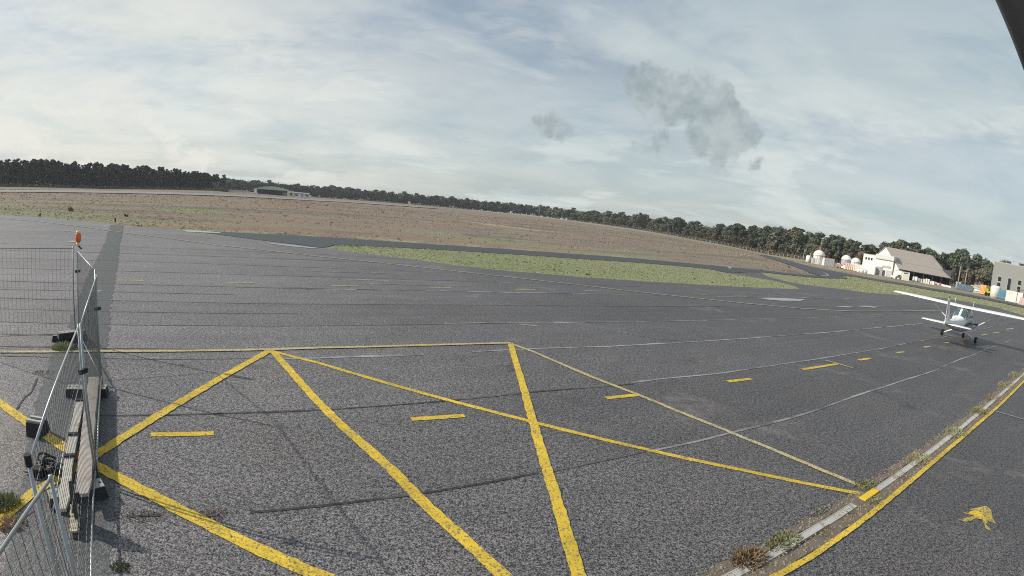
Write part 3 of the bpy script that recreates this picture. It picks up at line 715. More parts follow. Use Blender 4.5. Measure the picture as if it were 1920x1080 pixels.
x, y = scatter(60000, -21, 37, 30, 125, lambda x, y: inside(x, y, ISLAND) & offroad(x, y))
vs, fs = blades([(a, b, rg.uniform(.6, 1.3)) for a, b in zip(x, y)], .03, .07, 3, .03, rg, 1.3); 
x, y = scatter(26000, 30, 57, 60, 170, lambda x, y: inside(x, y, VERGE_R) & offroad(x, y))
v2, f2 = blades([(a, b, rg.uniform(.6, 1.4)) for a, b in zip(x, y)], .04, .09, 3, .04, rg, 1.3)
n = len(vs); vs += v2; fs += [tuple(i + n for i in f) for f in f2]
x, y = scatter(26000, -57, -14, 40, 120, lambda x, y: offroad(x, y) & (cover(x, y)[0] > .22 + .5 * nrng.random(x.shape)))
v2, f2 = blades([(a, b, rg.uniform(.6, 1.3)) for a, b in zip(x, y)], .04, .09, 3, .035, rg, 1.3)
n = len(vs); vs += v2; fs += [tuple(i + n for i in f) for f in f2]
stuff('grass', vs, fs, M_GRASS)
x, y = scatter(420, -12, 26, 33, 110, lambda x, y: inside(x, y, ISLAND) & offroad(x, y) & (np.sin(x * .31 + 2 * np.sin(y * .17)) > .35))
vs, fs = blades([(a, b, rg.uniform(.6, 1.2)) for a, b in zip(x, y)], .05, .11, 9, .05, rg, 1.2)      # island_clump
stuff('grass', vs, fs, M_BUSH)
def heathy(x, y):
    g_, d_ = cover(x, y); return offroad(x, y) & (g_ < .5)
x, y = scatter(9000, -57, 34, 42, 260, heathy)
vs, fs = blades([(a, b, rg.uniform(.6, 1.5) * (1 + .004 * math.hypot(a, b))) for a, b in zip(x, y)], .05, .12, 3, .05, rg, 1.2)
stuff('heath_grass', vs, fs, M_DRY)
x, y = scatter(26, -57, 34, 60, 300, heathy)
vs, fs = blades([(a, b, rg.uniform(.7, 1.8)) for a, b in zip(x, y)], .12, .26, 9, .09, rg, 1.2)
stuff('heather', vs, fs, M_BUSH)

# ================================================================ drain between the two paved areas
drain = thing('channel_drain', 'long steel grating drain running between the apron and the yellow edge line at lower right', 'drain', (*fam(3.0, OFF['D']), 0), FA)
u0 = 3.0
mb = MB(); mb.box((22, 0, .011), (50, .17, .006)); mb.build('channel', M_DIRT, drain)
def grate_mesh(L, mat, nb):
    mb = MB()
    mb.box((0, -.057, .018), (L, .016, .016)); mb.box((0, .057, .018), (L, .016, .016))
    mb.box((-L / 2 + .011, 0, .018), (.022, .098, .016)); mb.box((L / 2 - .011, 0, .018), (.022, .098, .016))
    st = (L - .044) / nb
    for k in range(nb):
        mb.box((-L / 2 + .022 + st * (k + .5), 0, .0175), (st * .68, .098, .012))
    return mb.mesh('grating', mat)
gm = grate_mesh(.97, M_GRATE, 20); gf = grate_mesh(.97, M_GRATE, 6); gy = MB().box((0, 0, .017), (.62, .13, .018)).mesh('grating', M_GRATEY)
u = -1.7; rgx = random.Random(9)
uq = 6.0                                                 # where the yellow lines meet the drain
for k in range(44):
    L = 1.0
    if u < uq < u + L:
        o = link('grating', gy, drain); o.location = (u + .62, 0, .004); o['label'] = 'short yellow painted grating where two yellow lines meet'; u += .98; continue
    o = link('grating', gm if u < 14 else gf, drain)
    o.location = (u + L / 2, rgx.uniform(-.006, .006), rgx.uniform(-.006, .004)); o.rotation_euler = (rgx.uniform(-.02, .02), 0, rgx.uniform(-.006, .006))
    u += L
dirt = []
def dirtband(v0, v1, n, seed):
    r = random.Random(seed); pts = []
    for k in range(n + 1):
        u = .8 + 46 * (k / n) ** 1.35; pts.append((u, v0 + r.uniform(-.05, .05)))
    for k in range(n, -1, -1):
        u = .8 + 46 * (k / n) ** 1.35; pts.append((u, v1 + r.uniform(-.07, .07)))
    return [fam(*p) for p in pts]
o = sheet('dirt_verge', dirtband(OFF['D'] - .30, OFF['D'] - .075, 110, 3), M_DIRT, .009)
o = sheet('dirt_verge', dirtband(OFF['D'] + .075, OFF['D'] + .24, 110, 4), M_DIRT, .009)

rgv = random.Random(77); vs = []; fs = []
for k in range(2600):                                    # gravel and dead leaves caught beside the drain
    u = .9 + 30 * rgv.random() ** 1.6; v = OFF['D'] + rgv.choice((rgv.uniform(-.30, -.08), rgv.uniform(.08, .30)))
    x, y = fam(u, v); s = rgv.uniform(.010, .028); n = len(vs)
    a = rgv.uniform(0, 6.28); ca_, sa_ = math.cos(a) * s, math.sin(a) * s; h = rgv.uniform(.3, 1.0) * s
    vs += [(x + ca_, y + sa_, .012), (x - sa_, y + ca_, .012 + h * .3), (x - ca_, y - sa_, .012), (x + sa_, y - ca_, .012), (x, y, .012 + h)]
    fs += [(n, n + 1, n + 4), (n + 1, n + 2, n + 4), (n + 2, n + 3, n + 4), (n + 3, n, n + 4)]
stuff('gravel', vs, fs, plain('gravel_stone', (.26, .21, .165), .9, .4, 30))


def weed(name, label, cat, key, size, h, mat, n=140, group=None, sx=1.6, flat=.7, rz=FA):
    r = random.Random(hash(key) % 9999 if False else sum(map(ord, key))); vs = []; fs = []
    for k in range(n):
        a = r.uniform(0, 6.28); q = math.sqrt(r.random()) * size
        bx, by = q * math.cos(a) * sx, q * math.sin(a); hh = h * .62 * r.uniform(.4, 1) * (1.15 - q / size * .6)
        ln = r.uniform(.2, 1.0) * flat; tx, ty = bx + math.cos(a) * hh * ln, by + math.sin(a) * hh * ln
        ph = r.uniform(0, 3.14); wd = r.uniform(.003, .008) * (1 + size * 2)
        wx, wy = math.cos(ph) * wd, math.sin(ph) * wd; mx, my = bx * .6 + tx * .4, by * .6 + ty * .4
        m = len(vs)
        vs += [(bx - wx, by - wy, 0), (bx + wx, by + wy, 0), (mx + wx, my + wy, hh * .65), (mx - wx, my - wy, hh * .65), (tx, ty, hh * r.uniform(.75, 1.05))]
        fs += [(m, m + 1, m + 2, m + 3), (m + 3, m + 2, m + 4)]
    me = bpy.data.meshes.new('foliage'); me.from_pydata(vs, [], fs); me.materials.append(mat)
    o = thing(name, label, cat, (*WEED[key], .006), rz, group); link('foliage', me, o)
    return o


pts = []
for k in range(110):
    u = 1.0 + 34 * rgv.random() ** 1.4; v = OFF['D'] + (rgv.uniform(.08, .30) if rgv.random() < .7 else rgv.uniform(-.26, -.08)); s = rgv.uniform(.5, 1.3)
    for q in range(rgv.randint(2, 7)):
        x, y = fam(u + rgv.uniform(-.16, .16), v + rgv.uniform(-.04, .04)); pts.append((x, y, s))
vs, fs = blades(pts, .02, .065, 6, .006, rgv, 1.4)
stuff('weeds', vs, fs, M_WEED)
GW = 'weeds growing along the drain'
weed('weed_tuft', 'dry reddish brown weed at the bottom end of the drain', 'weed', 'dry_bottom', .20, .20, M_DWEED, 420, GW)
weed('weed_tuft', 'green weed beside the grating next to the dry brown weed', 'weed', 'green2', .19, .15, M_WEED, 420, GW, 2.0)
weed('weed_tuft', 'thin flat weed on the dirt between grating and yellow edge line near the bottom', 'weed', 'small', .13, .06, M_WEED, 120, GW)
weed('weed_tuft', 'low straggling weed above the first long gap free stretch of grating', 'weed', 'w9', .13, .06, M_WEED, 150, GW, 2.4)
weed('weed_tuft', 'green weed just above the yellow painted grating', 'weed', 'w1', .18, .12, M_WEED, 260, GW, 1.8)
weed('weed_tuft', 'small green weed just below the yellow painted grating', 'weed', 'w2', .14, .09, M_WEED, 200, GW, 1.5)
weed('weed_tuft', 'thin weed by the drain second up from the yellow grating', 'weed', 'w10', .17, .08, M_DWEED, 180, GW, 2.2)
weed('weed_tuft', 'broad flat weed halfway along the visible drain', 'weed', 'w3', .26, .13, M_WEED, 320, GW, 1.8)
weed('weed_tuft', 'bushy weed by the drain below the white painted line', 'weed', 'w4', .30, .20, M_WEED, 340, GW, 1.6)
weed('weed_tuft', 'round dark green weed where the white line meets the drain', 'weed', 'w5', .30, .22, M_WEED, 340, GW, 1.5)
weed('weed_tuft', 'brownish weed by the drain above the white painted line', 'weed', 'w6', .34, .16, M_DWEED, 260, GW, 2.4)
weed('weed_tuft', 'yellow green weed by the drain second from the right picture edge', 'weed', 'w7', .36, .18, M_WEED, 260, GW, 2.4)
weed('weed_tuft', 'farthest weed by the drain at the right picture edge', 'weed', 'w8', .40, .18, M_WEED, 240, GW, 2.6)
GT = 'weeds growing around the site fence'
weed('weed_tuft', 'spiky yellow green weed left of the fence, upper of a pair', 'weed', 'leftA', .20, .30, M_WEED, 300, GT, 1)
weed('weed_tuft', 'dark brown dead weed left of the fence, lower of a pair', 'weed', 'leftB', .17, .14, M_DWEED, 240, GT, 1.3)
weed('grass_tuft', 'thick green grass tuft beside the pair of fence blocks', 'grass tuft', 'tuft', .23, .34, M_GRASS, 520, GT, 1.2)
weed('weed_tuft', 'little weed in the tar edge at the bottom near the fence', 'weed', 'bot', .10, .08, M_WEED, 130, GT, 1.2)
weed('weed_tuft', 'dry weed in the crack left of the yellow line crossing', 'weed', 'crackA', .14, .05, M_DWEED, 120, GT, 2.2)
weed('weed_tuft', 'reddish weed in the crack on the right edge of the yellow line', 'weed', 'crackB', .12, .06, M_DWEED, 120, GT, 1.8)
weed('weed_tuft', 'small flat weed on the asphalt above the left crack', 'weed', 'c3', .16, .06, M_DWEED, 110, GT, 1.6)

# ================================================================ temporary site fence
def v3(p, z): return Vector((p[0], p[1], z))
P1 = Vector((-10.1, 9.72, 0)); P2 = v3(FENCE['P2'], 0); P3 = v3(FENCE['P3'], 0); P4 = v3(FENCE['P4'], 0); P5 = v3(FENCE['P5'], 0); E2 = v3(FENCE['E2'], 0)
AEND = Vector((-12.55, 7.55, 0))


def fence_panel(a, b, top, bot, label, side, wires=True, extra=0.0, midrail=False):
    a, b = Vector(a), Vector(b); L = (b - a).length; ang = math.atan2(b.y - a.y, b.x - a.x)
    th = thing('mesh_fence', label, 'fence panel', a, ang, 'mobile site fence panels')
    off = .012 * side
    for x, ex in ((.03, extra), (L - .03, 0)):
        MB().tube([(x, off, bot - .12), (x, off, top + ex)], .0150, 8).build('post', M_GALV if extra == 0 else M_DGALV, th, True)
    MB().tube([(.03, off, top - .02), (L - .03, off, top - .02)], .0120, 8).build('rail', M_GALV, th, True)
    MB().tube([(.03, off, bot + .06), (L - .03, off, bot + .06)], .0120, 8).build('rail', M_GALV, th, True)
    if midrail: MB().tube([(.03, off, top - .62), (L - .03, off, top - .62)], .006, 5).build('tension_wire', M_GALV, th, True)
    mb = MB()
    n = int(L / .105)
    for k in range(1, n):
        x = .03 + (L - .06) * k / n; mb.tube([(x, off + .006, bot + .06), (x, off + .006, top - .02)], .0027, 3, False)
    for z in np.arange(bot + .3, top - .1, .30): mb.tube([(.03, off, z), (L - .03, off, z)], .0018, 3, False)
    mb.build('wire_mesh', M_WIRE, th, fixn=False)
    return th


fence_panel(P1 + Vector((-.10, -.02, 0)), AEND, 2.27, .16, 'fence panel with fine mesh at the left picture edge, top rail seen level', 1, extra=.04)
fence_panel(P1, P2, 2.22, .14, 'farthest fence panel, running from the orange lamp post to the kinked corner', -1)
fence_panel(P2, P3, 2.14, .14, 'middle fence panel standing over the long planks', 1)
fd = fence_panel(P3, P4, 2.14, .14, 'fence panel ending at the black capped post in the lower left', -1, midrail=True)
Ld_ = (P4 - P3).length; MB().tube([(Ld_ - .03, -.012, 2.11), (Ld_ - .03, -.012, 2.19)], .026, 10).build('post_cap', M_BLACK, fd)
fence_panel(P5, (E2 - P5) * 3.6 + P5, 2.13, .14, 'nearest fence panel, its top rail slanting to the lower left corner', 1)


def clamp(loc, label, rz=0):
    t = thing('fence_clamp', label, 'clamp', loc, rz, 'clamps joining the fence panels')
    MB().box((0, 0, 0), (.055, .13, .06)).build('band', M_BLACK, t)
    MB().tube([(0, .065, 0), (0, .10, 0)], .012, 6).build('bolt', M_DGALV, t)
clamp(P1 + Vector((0, 0, 1.72)), 'dark clamp high on the orange lamp post')
clamp(P2 + Vector((.02, 0, 1.5)), 'dark clamp on the second post of the fence row')
clamp(P3 + Vector((0, 0, 1.55)), 'clamp on the third post above the planks')

# orange lamp on the far post
lp = thing('warning_lamp', 'orange site warning lamp with cream base on top of the fence post', 'lamp', P1 + Vector((.04, -.02, 2.30)))
MB().lathe([(.050, .10), (.066, .13), (.072, .20), (.070, .27), (.062, .31), (.055, .315)], n=18).build('lens', M_ORANGE, lp, True)
MB().lathe([(.055, .316), (.058, .34), (.045, .365), (.01, .37)], n=18).build('cap', M_CREAM, lp, True)
mb = MB(); mb.lathe([(.035, .02), (.052, .035), (.050, .098)], n=14); mb.build('base', M_CREAM, lp, True)
mb = MB(); mb.beam((.02, 0, .01), (.15, -.03, -.035), .035, .022); mb.build('bracket', M_BLACK, lp)


def foot(loc, rz, label, L=.74, W=.24, H=.15, z=0.0):
    t = thing('ballast_block', label, 'ballast block', (loc[0], loc[1], z), rz, 'weighted feet under the site fence')
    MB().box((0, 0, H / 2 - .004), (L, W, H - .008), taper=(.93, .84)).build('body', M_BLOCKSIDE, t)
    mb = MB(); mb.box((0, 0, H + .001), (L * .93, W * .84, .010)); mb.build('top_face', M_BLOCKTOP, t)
    mb = MB()
    for x in (-.30, -.18, -.05, .08, .20, .31): mb.lathe([(.022, H + .0065), (.022, H + .0085)], (x * L / .74, 0, 0), 10)
    mb.build('socket', M_BLACK, t)['kind'] = 'stuff'
    for sx in (-.17, .17):
        MB().box((sx, -W * .47, H * .45), (.10, .012, .05)).build('hand_grip', M_BLACK, t)
    return t


a1 = math.atan2(9.731 - 9.348, -10.268 + 10.829)
foot((-10.42, 9.66), a1 + .0, 'lower fence foot of the stacked pair, its light top facing up', .92, .26, .16)
foot((-10.20, 9.52), a1 + .42, 'upper fence foot lying askew across another foot', .72, .24, .14, .165)
a2 = math.atan2(7.312 - 6.885, -7.093 + 7.77)
foot((-7.42, 7.20), a2, 'dark ribbed fence foot beside the far end of the planks', .82, .27, .17)
a3 = math.atan2(4.631 - 4.004, -4.834 + 5.249)
foot((-5.02, 4.40), a3, 'nearest fence foot, wide and pale topped, under the near planks', .80, .27, .17)

# planks lying on the feet
def plank(p, q, wd, th, mat, label, clips=()):
    p, q = Vector(p), Vector(q); dd = (q - p); L = dd.length; n = 14
    root = thing('plank', label, 'plank', p, 0, 'planks along the foot of the fence')
    dd.normalize(); sd = dd.cross(Vector((0, 0, 1))).normalized(); up = sd.cross(dd); r = random.Random(int(L * 100))
    vs = []; fs = []
    for i in range(n + 1):
        c = dd * L * i / n + up * r.uniform(-.006, .006) + sd * r.uniform(-.006, .006)
        wv = wd * (1 + r.uniform(-.06, .06)) * (1.0 if i < n else .55)
        for a, b in ((-1, 0), (1, 0), (1, 1), (-1, 1)): vs.append(c + sd * a * wv / 2 + up * (b - 1) * th)
        if i:
            k = (i - 1) * 4
            fs += [(k + j, k + (j + 1) % 4, k + 4 + (j + 1) % 4, k + 4 + j) for j in range(4)]
    fs += [(3, 2, 1, 0), (n * 4, n * 4 + 1, n * 4 + 2, n * 4 + 3)]
    me = MB().add(vs, fs).mesh('board', mat)
    o = link('board', me, root)
    b = bmesh.new(); b.from_mesh(me); bmesh.ops.recalc_face_normals(b, faces=b.faces); b.to_mesh(me); b.free()
    for f in clips:
        c = dd * L * f
        MB().box(c + up * .012, (wd * 1.1, .07, .03), Matrix((sd, dd, up)).transposed()).build('strap', M_BLACK, root)
    # dark board added beneath to give dark sides and a solid shadow
    mb = MB(); mb.beam(dd * L * .04 + Vector((0, 0, -th - .075)), dd * L * .93 + Vector((0, 0, -th - .14)), .05, .22); mb.build('shadow_board', M_WOODD, root)
plank(*PLANK['a'], .20, .045, M_WOOD, 'long pinkish weathered plank, right one of the pair along the fence')
plank(*PLANK['b'], .14, .045, M_WOOD2, 'long grey plank with dark straps, left one of the pair', (.03, .42, .62))
plank(*PLANK['c'], .10, .035, M_CREAM, 'short pale board end between the two long planks at the near end')

ub = thing('upright_board', 'short dark board standing on end between the near planks', 'board', (-4.62, 3.98, 0), math.atan2(-3.08, 2.66))
MB().add([(-.13, -.02, 0), (.13, -.02, 0), (.13, -.02, .40), (-.02, -.02, .58), (-.13, -.02, .44), (-.13, .02, 0), (.13, .02, 0), (.13, .02, .40), (-.02, .02, .58), (-.13, .02, .44)],
         [(0, 1, 2, 3, 4), (9, 8, 7, 6, 5)] + [(i, (i + 1) % 5, 5 + (i + 1) % 5, 5 + i) for i in range(5)]).build('board', M_WOODD, ub)
# odds and ends on the ground by the fence
st = thing('dark_block', 'small dark block with two pale slats on top, on the left yellow line', 'block', (-6.96, 5.50, 0), .25)
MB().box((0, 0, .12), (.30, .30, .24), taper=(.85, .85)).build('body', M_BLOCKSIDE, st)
for k in (-.07, .06): MB().box((0, k, .255), (.30, .05, .03)).build('slat', M_WOOD2, st)
cb = thing('rubber_tangle', 'tangle of black rubber strips lying on the dark patch by the fence', 'rubber strips', (-5.92, 4.74, 0))
rr = random.Random(3)
for k in range(9):
    a = rr.uniform(0, 6.28); pts = []
    cx_, cy_ = rr.uniform(-.16, .16), rr.uniform(-.14, .14); r0 = rr.uniform(.07, .17)
    for j in range(9):
        th = a + j * .42; pts.append((cx_ + r0 * math.cos(th), cy_ + r0 * math.sin(th), .03 + .05 * math.sin(j * .5) + k * .012))
    MB().tube(pts, .018, 6).build('strip', M_BLACK, cb, True)
MB().box((-.03, -.17, .06), (.20, .15, .12), .3, (.8, .8)).build('lump', M_BLACK, cb)
MB().box((.27, .02, .06), (.20, .10, .09), .5, (.8, .8)).build('lump', M_BLACK, cb)

# dark arm of the camera mount
ar = thing('mounting_arm', 'dark curved arm edge in the upper right corner of the picture', 'bracket', (0, 0, 0))
a_, b_ = Vector(ARM[0]), Vector(ARM[1]); dd = b_ - a_
MB().tube([a_ - dd * 6, a_ - dd, a_, b_, b_ + dd * .9], .062, 16).build('arm', M_BLACK, ar, True)
mb = MB(); mb.tube([a_ - dd * 5.8, a_ - dd * 5.8 + Vector((.5, -1.2, .1))], .05, 14); mb.build('bracket_end', M_BLACK, ar, True)

# ================================================================ light aircraft
HD = R(58.5)
pl_ = thing('light_aircraft', 'white high wing light aircraft seen from behind, parked at the right edge of the apron', 'aircraft', (27.33, 25.18, .02), -HD)
SEC = [(-4.95, .035, 1.10, 1.30), (-4.2, .10, .98, 1.30), (-3.2, .19, .86, 1.31), (-2.2, .32, .72, 1.34), (-1.45, .43, .60, 1.40), (-1.2, .46, .57, 1.50), (-.70, .50, .53, 1.88),
       (-.2, .52, .50, 1.98), (.5, .53, .50, 2.0), (.95, .53, .51, 1.95), (1.35, .52, .53, 1.42), (1.8, .47, .56, 1.34), (2.15, .38, .63, 1.24), (2.30, .20, .76, 1.10)]
def sec(y):
    ys = [s[0] for s in SEC]
    return [float(np.interp(y, ys, [s[k] for s in SEC])) for k in (1, 2, 3)]
def surf(y, th, off=0.0):
    hw, zb, zt = sec(y); c, s = math.cos(th), math.sin(th); e = .72
    zc, hh = (zb + zt) / 2, (zt - zb) / 2
    return Vector(((hw + off) * math.copysign(abs(c) ** e, c), y, zc + (hh + off) * math.copysign(abs(s) ** e, s)))
ys = sorted(set([s[0] for s in SEC] + [-3.7, -2.7, -1.8, -.95, -.45, .15, .7, 1.1, 1.2, 1.55]))
NV = 28; mb = MB(); vs = [surf(y, 2 * math.pi * k / NV) for y in ys for k in range(NV)]
fs = [(i * NV + k, i * NV + (k + 1) % NV, (i + 1) * NV + (k + 1) % NV, (i + 1) * NV + k) for i in range(len(ys) - 1) for k in range(NV)]
fs += [tuple(range(NV)), tuple((len(ys) - 1) * NV + k for k in range(NV))]
mb.add(vs, fs); fus = mb.build('fuselage', [M_WHITE, M_GREYP], pl_, True)
for p in fus.data.polygons:
    if p.center.z < .5 * (sec(p.center.y)[1] + sec(p.center.y)[2]) - .02: p.material_index = 1
def patch(name, y0, y1, t0, t1, mat, off=.008, n=6):
    mb = MB(); vs = [surf(y0 + (y1 - y0) * i / n, t0 + (t1 - t0) * j / n, off) for i in range(n + 1) for j in range(n + 1)]
    mb.add(vs, [(i * (n + 1) + j, (i + 1) * (n + 1) + j, (i + 1) * (n + 1) + j + 1, i * (n + 1) + j + 1) for i in range(n) for j in range(n)])
    return mb.build(name, mat, pl_, True)
patch('window', -1.22, -.62, R(44), R(86), M_GLASS)             # split rear window
patch('window', -1.22, -.62, R(94), R(136), M_GLASS)
patch('window', -.95, -.15, R(10), R(38), M_GLASS); patch('window', -.95, -.15, R(142), R(170), M_GLASS)
patch('window', -.02, .85, R(8), R(36), M_GLASS); patch('window', -.02, .85, R(144), R(172), M_GLASS)
patch('windscreen', 1.0, 1.33, R(22), R(158), M_GLASS)
patch('stripe', -4.6, 2.0, R(-14), R(-4), M_STRIPE, .006, 12); patch('stripe', -4.6, 2.0, R(184), R(194), M_STRIPE, .006, 12)
def foil(le, te, z, tk, x):
    pts = []
    c = le - te
    for u_, zz in ((0, .0), (.06, .45), (.2, .85), (.4, 1.0), (.7, .55), (1, .04)): pts.append((x, le - c * u_, z + zz * tk * .62))
    for u_, zz in ((.7, -.22), (.35, -.36), (.1, -.28)): pts.append((x, le - c * u_, z + zz * tk * .62))
    return pts
def loft(secs):
    mb = MB(); n = len(secs[0]); vs = [p for s in secs for p in s]
    fs = [(i * n + k, i * n + (k + 1) % n, (i + 1) * n + (k + 1) % n, (i + 1) * n + k) for i in range(len(secs) - 1) for k in range(n)]
    fs += [tuple(range(n)), tuple((len(secs) - 1) * n + k for k in range(n))]
    return mb.add(vs, fs)
secs = []
for x in (-5.05, -4.95, -4.6, -2.6, -.55, 0, .55, 2.6, 4.6, 4.95, 5.05):
    ax = abs(x); ch = np.interp(ax, [0, 2.6, 4.6, 5.05], [1.63, 1.63, 1.22, .80]); le = np.interp(ax, [0, 2.6, 5.05], [.95, .95, .78])
    tk = np.interp(ax, [0, 2.6, 4.9, 5.05], [.20, .20, .13, .05])
    secs.append(foil(le, le - ch, 1.97 + ax * .018, tk, x))
loft(secs).build('wing', M_WHITE, pl_, True)
for s in (-1, 1):
    MB().beam((s * .62, -.655, 2.035), (s * 2.5, -.655, 2.07), .012, .006).build('flap_gap', M_GREYP, pl_)
    MB().tube([(s * .50, .42, .66), (s * 2.35, .30, 2.0)], .035, 8).build('wing_strut', M_WHITE, pl_, True)
    secs = [foil(le, te, 1.13, tk, s * x) for x, le, te, tk in ((.02, -3.75, -4.72, .10), (.6, -3.83, -4.70, .09), (1.40, -3.98, -4.62, .075), (1.52, -4.12, -4.52, .03))]
    loft(secs).build('tailplane', M_WHITE, pl_, True)
    MB().tube([(s * .34, .0, .60), (s * .72, 0, .40), (s * 1.10, 0, .20)], [.045, .038, .032], 8).build('gear_leg', M_WHITE, pl_, True)
    wh = MB().lathe([(.06, -.075), (.15, -.085), (.19, -.05), (.20, 0), (.19, .05), (.15, .085), (.06, .075)], (s * 1.15, 0, .20), 20, 'X').build('wheel', M_TYRE, pl_, True)
    MB().lathe([(.085, -.082), (.085, .082)], (s * 1.15, 0, .20), 14, 'X').build('hub', M_WHITE, wh)
def finsec(z, le, te, tk): return [(0, le, z), (tk, le - (le - te) * .3, z), (tk * .8, le - (le - te) * .6, z), (.006, te, z), (-.006, te, z), (-tk * .8, le - (le - te) * .6, z), (-tk, le - (le - te) * .3, z)]
loft([finsec(1.2, -3.35, -4.78, .05), finsec(1.5, -3.95, -4.86, .05), finsec(2.4, -4.50, -5.10, .042), finsec(2.54, -4.66, -5.12, .02)]).build('fin', M_WHITE, pl_, True)
MB().box((0, -4.80, 1.85), (.094, .012, 1.1)).build('rudder_hinge', M_GREYP, pl_)
MB().lathe([(.035, 2.54), (.04, 2.58), (.02, 2.63)], (0, -4.85, 0), 10).build('beacon', M_BLACK, pl_, True)
MB().tube([(0, 1.50, .55), (0, 1.45, .2)], .035, 8).build('nose_strut', M_WHITE, pl_, True)
wh = MB().lathe([(.05, -.07), (.13, -.08), (.17, -.04), (.178, 0), (.17, .04), (.13, .08), (.05, .07)], (0, 1.45, .175), 18, 'X').build('nose_wheel', M_TYRE, pl_, True)
MB().lathe([(.06, -.078), (.06, .078)], (0, 1.45, .175), 12, 'X').build('hub', M_WHITE, wh)
MB().lathe([(.13, 2.29), (.12, 2.40), (.06, 2.52), (.01, 2.56)], (0, 0, .95), 14, 'Y').build('spinner', M_GREYP, pl_, True)
for s in (-1, 1):
    MB().add([(s * .05, 2.38, .92), (s * .88, 2.37, .90), (s * .88, 2.40, 1.00), (s * .05, 2.44, .99), (s * .05, 2.365, .91), (s * .88, 2.355, .89), (s * .88, 2.385, .99), (s * .05, 2.425, .98)],
             [(0, 1, 2, 3), (7, 6, 5, 4), (0, 4, 5, 1), (1, 5, 6, 2), (2, 6, 7, 3), (3, 7, 4, 0)]).build('propeller_blade', M_BLACK, pl_)
for x, y in ((.55, .1), (-.75, .35)): MB().tube([(x, y, 2.08), (x + .02, y - .12, 2.48)], .012, 5).build('antenna', M_WHITE, pl_)

# ================================================================ buildings and far objects
M_WALL = plain('white_render_wall', (.76, .78, .72), .85, .06, .5, dirt=(.64, .65, .60))
M_WALL2 = plain('pale_grey_fascia', (.60, .63, .62), .8, .06, .5)
M_ROOF = plain('brown_grey_sheet_roof', (.44, .375, .325), .75, .10, .35, dirt=(.38, .325, .285))
M_ROOFL = plain('roof_edge_trim', (.12, .10, .09), .8, .1, 1)
M_DOOR = plain('grey_roller_door', (.27, .29, .31), .6, .08, 1)
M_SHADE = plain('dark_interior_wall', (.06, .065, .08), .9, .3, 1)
M_POST = plain('steel_post', (.30, .30, .31), .6, .1, 2)
M_GREYW = plain('grey_cladding', (.30, .305, .285), .75, .05, .4)
M_GREYL = plain('grey_cladding_light', (.42, .43, .38), .75, .05, .4)
M_DOME = plain('white_dome_shell', (.82, .78, .76), .55, .05, .6)
M_DRUM = plain('mauve_grey_drum', (.40, .36, .42), .7, .1, 1)
M_CONT = plain('white_corrugated_steel', (.68, .67, .62), .6, .08, 1, dirt=(.5, .46, .4))
M_CONTG = plain('grey_lilac_panel', (.44, .43, .47), .7, .1, 1)
M_REDB = plain('faded_red_paint', (.52, .17, .14), .6, .15, 2)
M_PINK = plain('faded_pink_panel', (.62, .44, .40), .7, .12, 2)
M_ORB = plain('orange_skip_paint', (.68, .27, .08), .6, .15, 1.5, dirt=(.4, .17, .08))
M_ORP = plain('pale_orange_sheet', (.76, .46, .27), .7, .12, 1.5)
M_BLUEC = plain('blue_container_paint', (.12, .30, .40), .55, .12, 1.5, dirt=(.2, .33, .4))
M_BLUEG = plain('blue_grey_container_paint', (.13, .20, .26), .6, .15, 1.5, dirt=(.25, .30, .33))
M_YELV = plain('yellow_machine_paint', (.70, .56, .06), .5, .12, 2)
M_TEAL = plain('pale_green_sheet', (.46, .55, .47), .7, .1, 1)
M_GREENR = plain('green_roof_sheet', (.20, .27, .18), .7, .12, .6)
M_CREAMW = plain('cream_panel', (.66, .62, .50), .8, .08, 1)
M_POLE = plain('pale_wooden_pole', (.36, .33, .28), .85, .15, 1)
M_CONC = plain('concrete_post', (.42, .40, .37), .9, .12, 1)


def face_rot(az): return R(-az)            # local +Y points away from the camera on that bearing, +X to the right


# --- hangar with annex
HA = Vector((127.0, 150.0, 0)); z0 = tz(134, 155)
hg = thing('hangar', 'large hangar with broad brown grey roof, white gable and open dark side', 'hangar', (130, 152, z0))
def HL(x, y, z): return (x - 130, y - 152, z - z0)
rA, rB = (130.9, 164.4, 9.4), (155.8, 165.2, 9.4); eA, eB = (126.6, 150.0, 2.45), (153.4, 150.2, 2.30); bA, bB = (133.5, 178.5, 2.45), (158, 179.5, 2.45)
kA, kB = tuple(rA[i] * .36 + eA[i] * .64 for i in range(3)), tuple(rB[i] * .36 + eB[i] * .64 for i in range(3))
kA = (kA[0] + .3, kA[1], kA[2] - .12); kB = (kB[0] - .3, kB[1], kB[2] - .12)
def slab(name, q4, thick, mat, parent):
    mb = MB(); q4 = [Vector(p) for p in q4]; n = (q4[1] - q4[0]).cross(q4[3] - q4[0]).normalized()
    if n.z < 0: n = -n
    lo = [p - n * thick for p in q4]
    return mb.add(q4 + lo, [(0, 1, 2, 3), (7, 6, 5, 4), (0, 4, 5, 1), (1, 5, 6, 2), (2, 6, 7, 3), (3, 7, 4, 0)]).build(name, mat, parent)
rf = slab('roof', [HL(*rA), HL(*rB), HL(*kB), HL(*kA)], .14, M_ROOF, hg)
slab('lower_slope', [HL(kA[0], kA[1] - .03, kA[2] - .05), HL(kB[0], kB[1] - .03, kB[2] - .05), HL(*eB), HL(*eA)], .14, M_ROOF, rf)
slab('back_slope', [HL(rA[0], rA[1] + .02, rA[2] - .01), HL(rB[0], rB[1] + .02, rB[2] - .01), HL(*bB), HL(*bA)], .14, M_ROOF, rf)
